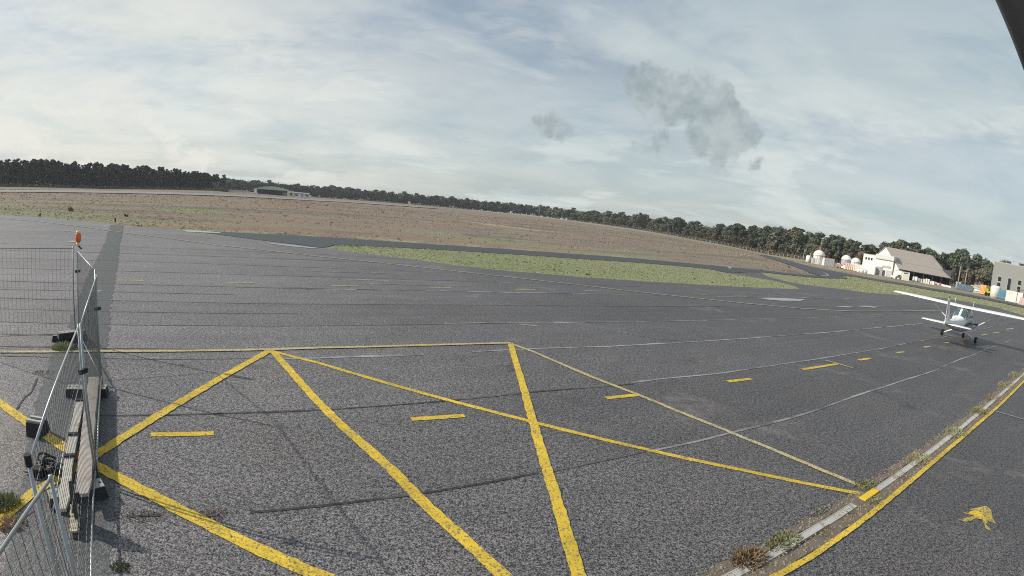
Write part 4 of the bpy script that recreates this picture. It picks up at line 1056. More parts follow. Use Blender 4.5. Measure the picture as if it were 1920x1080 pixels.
for i in range(1, 14):                                   # standing seams
    f = i / 14
    p = [Vector(HL(*[a + (b - a) * f for a, b in zip(u_, v_)])) for u_, v_ in ((rA, rB), (kA, kB), (eA, eB))]
    mb = MB(); mb.beam(p[0] + Vector((0, -.05, .03)), p[1] + Vector((0, 0, .03)), .10, .05); mb.beam(p[1] + Vector((0, 0, .0)), p[2] + Vector((0, 0, .0)), .10, .05); mb.build('seam', M_ROOF, rf)
mb = MB(); mb.beam(Vector(HL(*rB)) + Vector((.1, 0, .0)), Vector(HL(*kB)) + Vector((.1, 0, 0)), .22, .26); mb.beam(Vector(HL(*kB)) + Vector((.1, 0, 0)), Vector(HL(*eB)) + Vector((.1, 0, 0)), .22, .26); mb.build('verge_trim', M_ROOFL, rf)
mb = MB(); mb.beam(Vector(HL(*eA)) + Vector((0, -.08, -.16)), Vector(HL(*eB)) + Vector((0, -.08, -.16)), .12, .26); mb.build('gutter', M_ROOFL, rf)
g1, g2, g3 = Vector(HL(*rA)), Vector(HL(eA[0], eA[1], 2.3)), Vector(HL(bA[0], bA[1], 2.3)); inn = Vector((.35, .02, -.2))
mb = MB(); P5_ = [g2 + inn, Vector(HL(eA[0], eA[1] + .2, z0 - .2)) + Vector((.35, 0, 0)), Vector(HL(bA[0], bA[1], z0 - .2)) + Vector((.35, 0, 0)), g3 + inn, g1 + inn]
mb.add(P5_ + [p + Vector((.2, 0, 0)) for p in P5_], [(0, 1, 2, 3, 4), (9, 8, 7, 6, 5)] + [(i, (i + 1) % 5, 5 + (i + 1) % 5, 5 + i) for i in range(5)]).build('gable', M_WALL, hg)
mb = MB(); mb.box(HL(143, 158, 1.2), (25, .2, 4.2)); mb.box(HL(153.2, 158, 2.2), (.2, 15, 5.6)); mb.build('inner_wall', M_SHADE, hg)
for k in range(6):
    f = .12 + k * .172; x_ = eA[0] + (eB[0] - eA[0]) * f; zg = tz(x_, 150.4)
    MB().box(HL(x_, 150.5, (zg + 2.2) / 2), (.16, .16, 2.2 - zg)).build('post', M_POST, hg)
# annex
AF = Vector((120.6, 163.3)); AR = Vector((127.3, 154.2)); av = (AR - AF); aL = av.length; aang = math.atan2(av.y, av.x)
zA = tz(124, 159) - .05
an = thing('annex_building', 'white flat roofed annex with three small windows in front of the hangar gable', 'building', (AF.x, AF.y, zA), aang)
H1, H2 = 5.62 - zA, 6.25 - zA
MB().box((aL * .21, 3.0, H1 / 2), (aL * .42, 6.0, H1)).build('wall', M_WALL, an)
MB().box((aL * .71, 2.85, (H2 - 1.5) / 2), (aL * .58 - .01, 5.7, H2 - 1.5)).build('wall', M_WALL, an)
MB().box((aL * .71 + .05, 2.6, H2 - .75), (aL * .58 + .3, 6.3, 1.49)).build('fascia', M_WALL2, an)
MB().box((aL * .21, 3.0, H1 + .06), (aL * .42 + .2, 6.2, .12)).build('roof_slab', M_WALL2, an)
for k in range(3):
    f = MB().box((aL * (.10 + .092 * k), -.03, H1 - 1.45), (.74, .06, .95)).build('window', M_CREAMW, an)
    MB().box((aL * (.10 + .092 * k), -.07, H1 - 1.45), (.58, .03, .80)).build('pane', M_WIN, f)
MB().box((aL * .80, -.04, 3.35), (3.1, .06, .75)).build('long_window', M_DOOR, an)
MB().box((aL * .80, -.08, 3.35), (2.9, .03, .58)).build('pane', M_CONTG, an.children[-1])
MB().box((aL * .40, -.9, 1.35), (2.0, 1.8, 2.7)).build('porch', M_WALL, an)
dr_ = MB().box((aL * .585, -.06, 1.5), (2.5, .08, 3.0)).build('roller_door', M_DOOR, an)
for z in np.arange(.3, 2.9, .3): MB().box((aL * .585, -.105, z), (2.5, .012, .05)).build('slat', M_WALL2, dr_)
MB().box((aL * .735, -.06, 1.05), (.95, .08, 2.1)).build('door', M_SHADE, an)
MB().box((aL * .90, -.06, 1.15), (1.95, .08, 2.3)).build('door', M_CONTG, an)
for k in range(5): MB().box((aL * .90 - .78 + .39 * k, -.105, 1.15), (.05, .014, 2.3)).build('rib', M_WALL, an.children[-1])
# low sheds to the right of the annex
def shed(az0, az1, D, h, mat, name, label, cat, door=None, depth=3.0, dz=0, group=None, roof=None):
    a, b = at(az0, D), at(az1, D); L = (b - a).xy.length; c = (a + b) / 2
    t = thing(name, label, cat, (c.x, c.y, min(a.z, b.z) + dz), face_rot((az0 + az1) / 2), group)
    MB().box((0, depth / 2, h / 2), (L, depth, h)).build('wall', mat, t)
    MB().box((0, depth / 2, h + .04), (L + .2, depth + .2, .08)).build('roof', roof or M_WALL2, t)
    if door:
        dx, dw, dh, dm = door
        MB().box((dx * L, -.03, dh / 2), (dw * L, .06, dh)).build('door', dm, t)
    return t, L
shed(39.75, 40.55, 188, 2.7, M_WALL, 'shed', 'small white shed at the right foot of the annex, pale and taller', 'shed')
t_, L = shed(40.58, 41.35, 184, 2.5, M_WALL, 'garage', 'white garage with a broad pale door beside the dark hangar opening', 'garage', (0, .72, 1.9, M_CREAMW))
MB().box((0, -.035, 2.18), (L * .6, .05, .3)).build('vent', M_SHADE, t_)


def car(loc, rz, body, label, L=4.1, W=1.7, H=1.45, cat='car', group=None):
    t = thing('parked_car', label, cat, loc, rz, group)
    prof = [(-L / 2, .35), (-L / 2, .85), (-L * .42, .95), (-L * .30, H - .05), (-L * .05, H), (L * .12, H - .03), (L * .26, .98), (L * .46, .82), (L / 2, .6), (L / 2, .35)]
    mb = MB(); n = len(prof); vs = [(x, -W / 2, z) for x, z in prof] + [(x, W / 2, z) for x, z in prof]
    mb.add(vs, [tuple(range(n)), tuple(range(2 * n - 1, n - 1, -1))] + [(i, (i + 1) % n, n + (i + 1) % n, n + i) for i in range(n)]).build('body', body, t)
    for s in (-1, 1):
        MB().add([(-L * .27, s * (W / 2 + .006), .98), (L * .22, s * (W / 2 + .006), .98), (L * .11, s * (W / 2 + .006), H - .12), (-L * .25, s * (W / 2 + .006), H - .12)], [(0, 1, 2, 3)]).build('window', M_WIN, t)
        for x in (-L * .31, L * .31):
            MB().lathe([(.18, -.09), (.30, -.09), (.31, 0), (.30, .09), (.18, .09)], (x, s * (W / 2 - .08), .31), 12, 'Y').build('wheel', M_TYRE, t)
    return t
car(at(40.05, 180), R(200), M_CREAMW, 'pale car parked in front of the small white shed')
car(at(34.9, 208), R(20), M_DOME, 'white car parked below the orange striped hut')

# --- domes and yard left of the annex
def dome(az, D, r, ztop, label, drum_r=None, drum_mat=None):
    c = at(az, D); t = thing('observatory_dome', label, 'dome', c, face_rot(az), 'white observatory domes')
    hgt = ztop - c.z; dh = hgt - r * .92
    MB().lathe([(r * math.cos(a), dh + r * .92 * math.sin(a)) for a in np.linspace(0, 1.52, 9)], n=28).build('shell', M_DOME, t, True)
    MB().lathe([(drum_r or r * .94, -.2), (drum_r or r * .94, dh)], n=28).build('drum', drum_mat or M_CONT, t, True)
    MB().box((-r * .35, -r * .62, dh + r * .58), (.30, .12, r * .9), Matrix.Rotation(-.9, 3, 'X')).build('shutter', M_CONT, t)
    for k in range(6):
        a = math.pi * (1.1 + k * .16); MB().box((math.cos(a) * r * .95, math.sin(a) * r * .95, dh * .5), (.10, .10, dh)).build('rib', M_CONTG, t)
    return t
dome(31.98, 228, 2.45, 4.45, 'largest white dome, at the left end behind the panel fence')
dome(34.78, 214, 1.95, 4.15, 'middle white dome standing on a mauve grey drum', drum_mat=M_DRUM)
dome(35.75, 212, 1.85, 3.75, 'right white dome behind the orange striped hut, nearest the annex')
def tank(az, D, r, h, mat, label, cat='tank', group=None, ribs=0):
    c = at(az, D); t = thing('storage_tank', label, cat, c, face_rot(az), group)
    MB().lathe([(r, 0), (r, h * .82), (r * .9, h * .93), (r * .55, h)], n=20).build('shell', mat, t, True)
    MB().lathe([(r * .2, h), (r * .2, h + .12)], n=10).build('lid', M_SHADE, t)
    for k in range(ribs): MB().lathe([(r * 1.02, h * (.15 + .62 * k / max(1, ribs - 1))), (r * 1.02, h * (.15 + .62 * k / max(1, ribs - 1)) + .08)], n=20).build('hoop', mat, t)
    return t
tank(30.98, 232, 1.15, 2.9, M_DOME, 'small white round tank at the far left of the dome yard')
def panels(az0, az1, D, h, n, mats, label, name='panel_fence', cat='fence'):
    a, b = at(az0, D), at(az1, D); dv = b - a; L = dv.xy.length; t = thing(name, label, cat, a, math.atan2(dv.y, dv.x))
    for k in range(n):
        MB().box((L * (k + .5) / n, .02 * (k % 2), h / 2), (L / n * .86, .06, h)).build('panel', mats[k % len(mats)], t)
    for k in range(n + 1): MB().box((L * k / n, .08, h / 2 + .05), (.10, .10, h + .1)).build('post', M_CONTG, t)
    return t
panels(31.25, 32.85, 219, 2.2, 9, [M_CONT, M_CONTG, M_CONT, M_DOME], 'pale panel fence below the largest dome')
def container(az, D, L, h, W, mat, label, rz=0, name='container', cat='container', ribs=10, ribm=None, wheels=0, top=None, endmat=None):
    c = at(az, D); t = thing(name, label, cat, c, face_rot(az) + rz)
    z1 = .55 if wheels else .12
    MB().box((0, W / 2, z1 + (h - z1) / 2), (L, W, h - z1)).build('body', mat, t)
    for k in range(ribs): MB().box((-L / 2 + L * (k + .5) / ribs, -.03, z1 + (h - z1) / 2), (L / ribs * .5, .06, (h - z1) * .94)).build('rib', ribm or mat, t)
    if endmat: MB().box((-L / 2 - .02, W / 2, z1 + (h - z1) / 2), (.04, W * .96, (h - z1) * .96)).build('end_door', endmat, t)
    if top: MB().box((0, W / 2, h + .09), (L * 1.01, W * 1.01, .18)).build('top_rail', top, t)
    for k in range(wheels):
        x = -L / 2 + L * (.2 + .6 * k / max(1, wheels - 1))
        MB().lathe([(.2, -.12), (.36, -.12), (.36, .12), (.2, .12)], (x, .18, .36), 12, 'Y').build('wheel', M_TYRE, t)
    if not wheels:
        for x in (-L * .42, L * .42): MB().box((x, W / 2, .06), (.3, W, .12)).build('skid', M_SHADE, t)
    return t
container(33.10, 206, 3.9, 2.9, 2.4, M_CONT, 'tall white site cabin with red top edge, red and lilac stripes on its side', .25, ribs=7, ribm=M_CONTG, top=M_REDB, endmat=M_DOME, name='site_cabin', cat='cabin')
container(33.78, 207, 3.0, 1.9, 2.2, M_PINK, 'low pinkish trailer just right of the striped cabin', .1, 'trailer', 'trailer', 5, M_CONT, 2)
container(34.22, 207, 2.2, 1.7, 2.0, M_CONT, 'low white trailer with red stripes below the middle dome', .1, 'trailer', 'trailer', 5, M_REDB, 2)
container(35.35, 205, 4.2, 2.2, 2.2, M_ORB, 'orange and white striped hut below the right dome', .05, 'hut', 'hut', 6, M_DOME, 0, M_DOME)
container(36.1, 204, 2.4, 2.6, 2.2, M_WALL, 'plain white hut against the left side of the annex', .05, 'hut', 'hut', 0)
for az, s, lb in ((36.25, .75, 'left round white drum in front of the annex'), (36.55, .9, 'upper round white drum in front of the annex'), (36.85, .8, 'right round white drum by the annex porch')):
    tank(az, 196, s, 1.5 * s, M_DOME, lb, 'drum', 'round white drums by the annex')

# --- clutter under the hangar eave and to the right
rc = random.Random(21)
def pile(az, D, L, h, mat, label, name, cat, n=4, mats=None):
    c = at(az, D); t = thing(name, label, cat, c, face_rot(az))
    for k in range(n):
        w_ = L / n * rc.uniform(.75, 1.1); hh = h * rc.uniform(.6, 1); dp = rc.uniform(.7, 1.3)
        MB().box((-L / 2 + L * (k + .5) / n, rc.uniform(0, .3), hh / 2), (w_, dp, hh), rc.uniform(-.2, .2), (.86, .8)).build('bale', (mats or [mat])[k % len(mats or [mat])], t)
    return t
pile(42.2, 190, 3.4, 1.7, M_DOME, 'pale covered gear just inside the left of the hangar opening', 'covered_load', 'covered load', 4, [M_CONT, M_DOME, M_CONTG, M_CONT])
pile(43.35, 188, 3.8, 1.55, M_CREAMW, 'row of cream and white bags in front of the hangar opening', 'bulk_bag_row', 'bags', 5, [M_CREAMW, M_DOME, M_CONT])
pile(44.4, 190, 2.8, 1.1, M_PINK, 'low pinkish pile near the right end of the hangar opening', 'covered_load', 'covered load', 4, [M_PINK, M_CONT, M_REDB])
pile(45.2, 187, 3.0, .7, M_DOME, 'long low white stack at the right corner post of the hangar', 'sheet_stack', 'stack', 3, [M_DOME, M_CONT])
container(46.35, 196, 1.7, 2.1, 1.9, M_CONTG, 'small grey white cabin just right of the hangar corner', 0, 'site_cabin', 'cabin', 0)
container(47.05, 182, 5.2, 1.75, 2.2, M_BLUEG, 'long low blue grey skip between hangar and orange bins', .05, 'skip', 'skip', 9, M_BLUEG)
container(47.95, 185, 1.9, 2.0, 1.6, M_ORP, 'small pale orange bin, left of the two orange ones', .15, 'bin', 'bin', 3, M_ORP)
t_ = thing('frame_stack', 'stack of pale green and white frames between the two orange bins', 'stack', at(48.3, 176), face_rot(48.3))
for k in range(4): MB().box((rc.uniform(-.1, .1), .5, .28 + k * .62), (2.2, 1.2, .46), rc.uniform(-.1, .1)).build('frame', [M_TEAL, M_DOME, M_TEAL, M_CONTG][k], t_)
container(48.85, 175, 2.1, 2.7, 2.2, M_ORP, 'tall orange crate with one side coloured darker as shade', -.45, 'crate', 'crate', 5, M_ORB, 0)  # brown orange ribs put the shade of this side into the colour
t_ = thing('dumper', 'small yellow machine left of the white ribbed tank', 'machine', at(49.42, 167), face_rot(49.4) + .3)
MB().box((0, .6, .95), (1.5, 1.2, .8), 0, (.8, .85)).build('body', M_YELV, t_)
MB().add([(-1.1, .1, 1.2), (-.1, .1, 1.2), (-.1, 1.1, 1.2), (-1.1, 1.1, 1.2), (-1.4, 0, 2.0), (.1, 0, 2.0), (.1, 1.2, 2.0), (-1.4, 1.2, 2.0)], [(3, 2, 1, 0), (4, 5, 6, 7), (0, 1, 5, 4), (1, 2, 6, 5), (2, 3, 7, 6), (3, 0, 4, 7)]).build('skip', M_YELV, t_)
for x in (-.5, .55): MB().lathe([(.2, -.15), (.5, -.15), (.5, .15), (.2, .15)], (x, .1, .5), 12, 'Y').build('wheel', M_TYRE, t_)
tank(50.15, 163, 1.45, 3.2, M_CONT, 'white ribbed round tank beside the blue container', 'tank', None, 5)
container(51.0, 161, 2.4, 2.4, 2.3, M_BLUEC, 'bright blue ribbed container right of the white tank', .1, ribs=8, ribm=M_BLUEC)
container(52.05, 150, 4.4, 2.5, 2.3, M_CONT, 'big cream white box trailer at the right edge', -.12, 'box_trailer', 'trailer', 0, None, 0, M_DOME)
pc = at(52.62, 143)
tp = thing('marker_post', 'thick white post at the right corner of the cream trailer', 'post', pc)
MB().lathe([(.17, 0), (.17, 1.5), (.12, 1.6)], n=12).build('shaft', M_DOME, tp, True); MB().lathe([(.22, 0), (.22, .12)], n=12).build('base', M_CONC, tp)
container(53.2, 142, 2.6, 1.7, 1.6, M_PINK, 'pink panelled box at the right picture edge', 0, 'crate', 'crate', 4, M_PINK)
cn = thing('canopy', 'dark lean to canopy above the pink box at the right edge', 'canopy', at(53.15, 150), face_rot(53.15))
MB().box((0, 1.2, 3.3), (4.6, 3.2, .14)).build('roof', M_ROOFL, cn)
for x in (-2.2, 2.2): MB().box((x, -.2, 1.62), (.1, .1, 3.24)).build('post', M_POST, cn)

# --- grey modern building
GL = Vector((133.3, 113.4)); gang = R(-50.5); gz0 = tz(134, 115) - .2
gb = thing('grey_building', 'grey clad modern building with tall narrow windows at the right edge', 'building', (GL.x, GL.y, gz0), gang)
GH = 9.55 - gz0
MB().box((24, 7, GH / 2), (48, 14, GH)).build('wall', M_GREYW, gb)
MB().box((-.06, 7, GH / 2 + .15), (.12, 14.1, GH + .3)).build('end_wall', M_GREYL, gb)
MB().box((24, .3, GH + .10), (48.1, .5, .2)).build('parapet', M_GREYL, gb)
for k in range(8):
    x = 2.2 + k * 3.1
    f = MB().box((x, -.03, 4.0), (1.2, .06, 4.5)).build('window', M_GREYL, gb)
    MB().box((x, -.07, 5.4 if k % 2 == 0 else 4.0), (.95, .03, 1.3 if k % 2 == 0 else 4.2)).build('pane', M_WIN, f)
    if k % 2 == 0: MB().box((x, -.07, 3.05), (.95, .03, 2.7)).build('pane', M_WIN, f)
for k in range(22): MB().box((1.6 + k * 2, .5, GH + .55), (.14, .14, .8)).build('roof_post', M_POST, gb)
MB().box((24, .5, GH + .98), (44, .12, .1)).build('roof_rail', M_POST, gb)
for k in range(10): MB().box((4.2 + k * 4, 2.2, GH + .5), (1.6, 1.2, .7)).build('roof_unit', M_SHADE, gb)

# --- poles and masts
def pole(az, D, h, r, label, name, cat, mat, lean=0, arm=True, group=None):
    c = at(az, D); t = thing(name, label, cat, c, face_rot(az), group)
    MB().tube([(0, 0, -.1), (lean * .5, 0, h / 2), (lean, 0, h)], [r * 1.2, r, r * .7], 8).build('shaft', mat, t, True)
    if arm: MB().box((lean + .3, 0, h), (.9, .25, .14)).build('lamp_head', M_POST, t)
    return t
pole(46.3, 196, 7.0, .16, 'left of two pale lamp poles between hangar and grey building', 'lamp_pole', 'pole', M_POLE)
pole(47.0, 198, 6.7, .16, 'right of two pale lamp poles between hangar and grey building', 'lamp_pole', 'pole', M_POLE)
pole(31.95, 245, 10.4, .14, 'tall thin wooden pole rising behind the largest dome', 'pole', 'pole', M_POLE, .5, False)
pole(30.42, 222, 4.9, .10, 'short grey lattice post left of the white tank', 'post', 'post', M_CONTG, 0, False)
pole(31.12, 219, 4.2, .20, 'dark green post in front of the white tank and panel fence', 'post', 'post', M_GREENR, 0, False)
pole(2.1, 560, 15, .16, 'faint tall mast in front of the distant tree line', 'mast', 'mast', M_POLE, 0, False)
# --- far hangar across the runway
fh = thing('far_hangar', 'small distant hangar with green arched roof and wide dark opening', 'hangar', at(-26.55, 500), face_rot(-26.55))
arc = [(-16.5, 4.6), (-12, 6.0), (-6, 7.4), (0, 8.0), (6, 7.6), (12, 6.6), (17, 5.0)]
mb = MB(); n = len(arc)
mb.add([(x, -.5, z) for x, z in arc] + [(x, 26, z) for x, z in arc], [(i, i + 1, n + i + 1, n + i) for i in range(n - 1)]).build('roof', M_GREENR, fh)
mb = MB(); mb.add([(x, 0, z - .1) for x, z in arc] + [(x, 0, 4.55) for x, z in arc[::-1]], [tuple(range(2 * n))]).build('gable', M_TEAL, fh)
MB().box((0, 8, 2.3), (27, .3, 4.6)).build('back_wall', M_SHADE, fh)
MB().box((-14.9, .3, 2.4), (3.0, 8, 4.8)).build('side_wall', M_CREAMW, fh)
MB().box((16.6, .3, 2.4), (5.8, 8, 4.8)).build('side_wall', M_CREAMW, fh)
MB().box((0, 7.5, 4.5), (27, .3, .5)).build('lintel', M_WALL2, fh)
MB().box((17.2, -3.75, 2.0), (2.0, .1, 2.4)).build('window', M_SHADE, fh)
sv = thing('low_shed', 'long low grey shed with a dark roof, right of the far hangar', 'shed', at(-24.1, 505), face_rot(-24.1))
MB().box((0, 3, 1.7), (24, 6, 3.4)).build('wall', M_CONTG, sv); MB().box((0, 3, 3.8), (25, 7, .8), 0, (1, .5)).build('roof', M_DRUM, sv)
for k in range(5): MB().box((-9 + k * 4.2, -.05, 1.5), (1.6, .1, 2.4)).build('door', M_CREAMW, sv)
for az, D, s, lb in ((-28.6, 470, 1.7, 'bright white vehicle left of the far hangar'), (-24.0, 480, 1.4, 'white vehicle right of the far hangar'), (-22.9, 485, 1.4, 'farthest right pale vehicle by the far hangar')):
    c_ = car(at(az, D), R(160 - az), M_DOME, lb, 7.5 * s / 1.4, 2.2, 2.3, 'vehicle')
lw = thing('low_wall', 'long pale low wall left of the far hangar', 'wall', at(-29.6, 480), face_rot(-29.6))
MB().box((-4, 0, .9), (17, .3, 1.8)).build('panel', M_CONTG, lw); MB().box((3, -.4, .5), (17, .3, 1.0)).build('panel', M_PINK, lw)

# --- small things in the field
sg = thing('marker_sign', 'small white board with a dark symbol standing alone in the heath', 'sign', (BG['sign'][0], BG['sign'][1], 0), R(8))
MB().box((0, 0, .30), (.34, .05, .50)).build('board', M_WHITE, sg); MB().box((0, -.03, .31), (.10, .012, .26)).build('symbol', M_POST, sg)
for k in (-.12, .12): MB().box((k, 0, .04), (.04, .04, .10)).build('leg', M_POST, sg)
for key, lb in (('pa', 'short marker post at the grass edge, left of two'), ('pb', 'short marker post at the grass edge above the tarmac patch')):
    t_ = thing('marker_post', lb, 'post', (*BG[key][:2], 0)); MB().box((0, 0, .24), (.10, .10, .36)).build('head', M_BLOCKSIDE, t_); MB().box((0, 0, .05), (.06, .06, .14)).build('stake', M_DOME, t_)
# ================================================================ trees
def crown_mesh(name, seed, lobes, size, per, mat):
    r = random.Random(seed); vs = []; fs = []
    for cx_, cy_, cz_, rx, rz_ in lobes:
        for k in range(per):
            u_ = Vector((r.gauss(0, 1), r.gauss(0, 1), r.gauss(0, 1))).normalized()
            q = r.random() ** .45
            c = Vector((cx_ + u_.x * rx * q, cy_ + u_.y * rx * q, cz_ + u_.z * rz_ * q))
            nrm = (u_ + Vector((r.uniform(-.8, .8), r.uniform(-.8, .8), r.uniform(-.5, .9)))).normalized()
            a = nrm.orthogonal().normalized(); b = nrm.cross(a); th = r.uniform(0, 3.14)
            a, b = a * math.cos(th) + b * math.sin(th), b * math.cos(th) - a * math.sin(th)
            s = size * r.uniform(.6, 1.3); n = len(vs)
            vs += [c - a * s, c + b * s * .55, c + a * s, c - b * s * .55]; fs.append((n, n + 1, n + 2, n + 3))
    me = bpy.data.meshes.new(name); me.from_pydata([tuple(v) for v in vs], [], fs); me.materials.append(mat)
    return me


def pine_lobes(seed, h, rad, base, n):
    r = random.Random(seed); L = []
    for k in range(n):
        f = r.random(); z = base + (h - base) * (.12 + .80 * f)
        rr_ = rad * math.sqrt(max(.05, 1 - (abs(f - .38) / .72) ** 2)) * r.uniform(.35, .85); a = r.uniform(0, 6.28)
        L.append((rr_ * math.cos(a), rr_ * math.sin(a), z, rad * r.uniform(.28, .44), (h - base) * r.uniform(.11, .18)))
    L.append((r.uniform(-.3, .3), r.uniform(-.3, .3), h - rad * .26, rad * .42, rad * .26))
    return L


def trunk_mesh(seed, h, base, rad, r0):
    r = random.Random(seed); mb = MB(); lx, ly = r.uniform(-.4, .4), r.uniform(-.4, .4)
    mb.tube([(0, 0, -.4), (lx * .3, ly * .3, h * .3), (lx, ly, h * .65), (lx * .8, ly * .8, h * .93)], [r0, r0 * .8, r0 * .5, r0 * .15], 6, False)
    for k in range(7):
        z = base + (h - base) * (.02 + .6 * k / 7); a = r.uniform(0, 6.28); l_ = rad * r.uniform(.45, .8)
        mb.tube([(lx * z / h, ly * z / h, z), (lx + math.cos(a) * l_ * .6, ly + math.sin(a) * l_ * .6, z + l_ * .25), (lx + math.cos(a) * l_, ly + math.sin(a) * l_, z + l_ * .55)], [r0 * .35, r0 * .2, r0 * .08], 4, False)
    return mb.mesh('trunk', M_BARK)


KIND = {}
KIND['pine'] = [(crown_mesh('crown', 100 + i, pine_lobes(100 + i, 14, 3.6, 3.6, 22), .52, 125, M_PINE), trunk_mesh(100 + i, 14, 4.2, 3.5, .26)) for i in range(5)]
KIND['plant'] = [(crown_mesh('crown', 200 + i, pine_lobes(200 + i, 15, 2.35, 7.2, 14), .42, 95, M_DPINE), trunk_mesh(200 + i, 15, 7, 2.3, .20)) for i in range(4)]
KIND['broad'] = [(crown_mesh('crown', 300 + i, pine_lobes(300 + i, 8, 3.2, .8, 18), .40, 85, M_BROAD), trunk_mesh(300 + i, 8, 1.2, 3.0, .18)) for i in range(3)]
rt = random.Random(8)
def tree(kind, az, D, h, label, group, name='pine_tree', cat='pine tree', wide=1.0):
    base = {'pine': 14, 'plant': 15, 'broad': 8}[kind]
    c = at(az, D); s = h / base
    t = thing(name, label, cat, c, rt.uniform(0, 6.28), group); sw = s * wide * rt.uniform(.88, 1.12); t.scale = (sw, sw, s)
    cm, tm = rt.choice(KIND[kind])
    link('trunk', tm, t); link('crown', cm, t)
    return t


# tall plantation to the left, beyond the runway
topL = lambda az: np.interp(az, [-57, -54, -43.5, -37, -32.6], [16.2, 16.0, 15.9, 14.2, 12.2])
DL = lambda az: np.interp(az, [-60, -54, -43.4, -32.5], [366, 366, 376, 404])
for k in range(86):
    az = -57 + 24.7 * (k + rt.uniform(-.4, .4)) / 85
    tree('plant', az, DL(az) + rt.choice((2, 7, 12)) + rt.uniform(-1, 1), topL(az) * rt.uniform(.88, 1.06), 'slender dark pine crowded in the tall plantation beyond the runway', 'pines of the tall plantation', wide=1.1)
tree('pine', -31.65, 402, 11.8, 'lone umbrella shaped pine standing at the right end of the tall plantation', None, wide=.9)
tree('plant', -32.3, 402, 10.8, 'shorter pine next to the lone umbrella pine', None, wide=1.2)
# distant line in the middle
DC = lambda az: np.interp(az, [-33, -26, -21.5, -10.3, 1.5, 13.2, 18.9, 26.8, 31.8], [620, 615, 655, 655, 625, 486, 405, 316, 285])
for k in range(74):
    az = -31.6 + 33.6 * (k + rt.uniform(-.4, .4)) / 73
    h = np.interp(az, [-32, -26, -20, -16, -10, 2], [12.5, 13.5, 14.5, 14, 13.2, 12]) * rt.uniform(.8, 1.12)
    tree('pine', az, DC(az) + rt.uniform(0, 10), h, 'small far pine in the even tree line across the middle of the field', 'pines of the distant middle tree line', wide=1.55)
# nearer wood to the right: pines with autumn growth in front
for k in range(70):
    az = 2.0 + 29.6 * ((k + rt.uniform(-.45, .45)) / 69) ** 1.0
    h = np.interp(az, [2, 8, 13, 18.6, 23, 27, 31], [12.0, 12.6, 13.4, 12.6, 13.4, 14.0, 14.6]) * rt.uniform(.70, 1.16)
    tree('pine', az, DC(az) + 5 + rt.uniform(0, 12), h, 'round headed pine in the wood along the right end of the field', 'pines of the wood right of the field', wide=rt.uniform(1.2, 1.75))
for k in range(34):
    az = 6 + 26 * (k + rt.uniform(-.45, .45)) / 33
    tree('broad', az, DC(az) + rt.uniform(-1, 4), rt.uniform(5, 9), 'brownish low tree at the foot of the right hand wood', 'low autumn trees in front of the right wood', 'autumn_tree', 'tree', 1.0)
for az, D, h, lb in ((13.0, 484, 15.6, 'round pine rising above the tree line where it starts to thicken'), (17.0, 430, 15.2, 'broad domed pine on the skyline left of the wood'), (23.4, 350, 15.0, 'left of the two domed pines on the skyline over the taxiway bend'),
                     (25.0, 340, 15.8, 'right of the two domed pines on the skyline over the taxiway bend'), (29.6, 300, 14.8, 'tall pine on the skyline over the panel fence'), (40.2, 268, 15.6, 'large dark pine above the left end of the hangar roof'), (46.3, 262, 15.8, 'tall bright pine behind the two lamp poles'), (48.0, 262, 14.2, 'thin pine between the lamp poles and the grey building')):
    tree('pine', az, D, h, lb, None, wide=1.1)
# wood behind hangar and yard
DB = lambda az: np.interp(az, [30, 35, 45, 60], [285, 262, 255, 240])
for k in range(52):
    az = 31 + 27 * (k + rt.uniform(-.45, .45)) / 51
    h = np.interp(az, [31, 34, 37.4, 40, 42.2, 45.5, 47.5, 49, 51.5, 58], [13.4, 13.4, 12.0, 14.8, 14.4, 15.2, 13.6, 12.2, 13.0, 12]) * rt.uniform(.82, 1.08)
    tree('pine', az, DB(az) + rt.uniform(0, 18), h, 'dark pine in the wood behind the hangar and dome yard', 'pines behind the hangar', wide=rt.uniform(1.1, 1.5))
for k in range(14):
    az = 31.5 + 19 * (k + rt.uniform(-.45, .45)) / 13
    tree('broad', az, DB(az) - 8 + rt.uniform(0, 4), rt.uniform(6, 9), 'low olive brown tree behind the yard', 'low trees behind the yard', 'autumn_tree', 'tree')


def backwood(name, az0, az1, D, hf, n, seed, mat, dep=(8, 34), sz=.62, per=46):
    r = random.Random(seed); vs = []; fs = []
    for k in range(n):
        az = r.uniform(az0, az1); p = at(az, D(az) + r.uniform(*dep)); h = hf(az) * r.uniform(.80, 1.02)
        for j in range(per):
            u_ = Vector((r.gauss(0, 1), r.gauss(0, 1), r.gauss(0, 1))).normalized(); q = r.random() ** .4
            c = p + Vector((u_.x * 3.1 * q, u_.y * 3.1 * q, h * .50 + u_.z * h * .50 * q))
            nn = (u_ + Vector((r.uniform(-.7, .7), r.uniform(-.7, .7), r.uniform(-.4, .8)))).normalized()
            a = nn.orthogonal().normalized() * sz * r.uniform(.8, 1.7); b = nn.cross(a) * .7; m = len(vs)
            vs += [tuple(c - a), tuple(c + b), tuple(c + a), tuple(c - b)]; fs.append((m, m + 1, m + 2, m + 3))
    return stuff(name, vs, fs, mat)


backwood('plantation_depth', -58, -32.8, DL, lambda a: topL(a) * .96, 460, 1, M_DPINE, (14, 46), .75, 60)
backwood('distant_wood', -33, 2, DC, lambda a: 13.6, 620, 2, M_PINE, (4, 34), .85, 60)
backwood('wood_depth', 2, 32, DC, lambda a: float(np.interp(a, [2, 13, 18.6, 23, 31], [12.4, 13.2, 12.4, 13.2, 14])), 560, 3, M_PINE, (10, 40), .75, 64)
backwood('wood_behind_hangar', 30, 60, DB, lambda a: float(np.interp(a, [31, 37.4, 41, 45, 50, 60], [12, 10.6, 13.4, 13.4, 11.6, 10])), 420, 4, M_PINE, (10, 40), .75, 60)


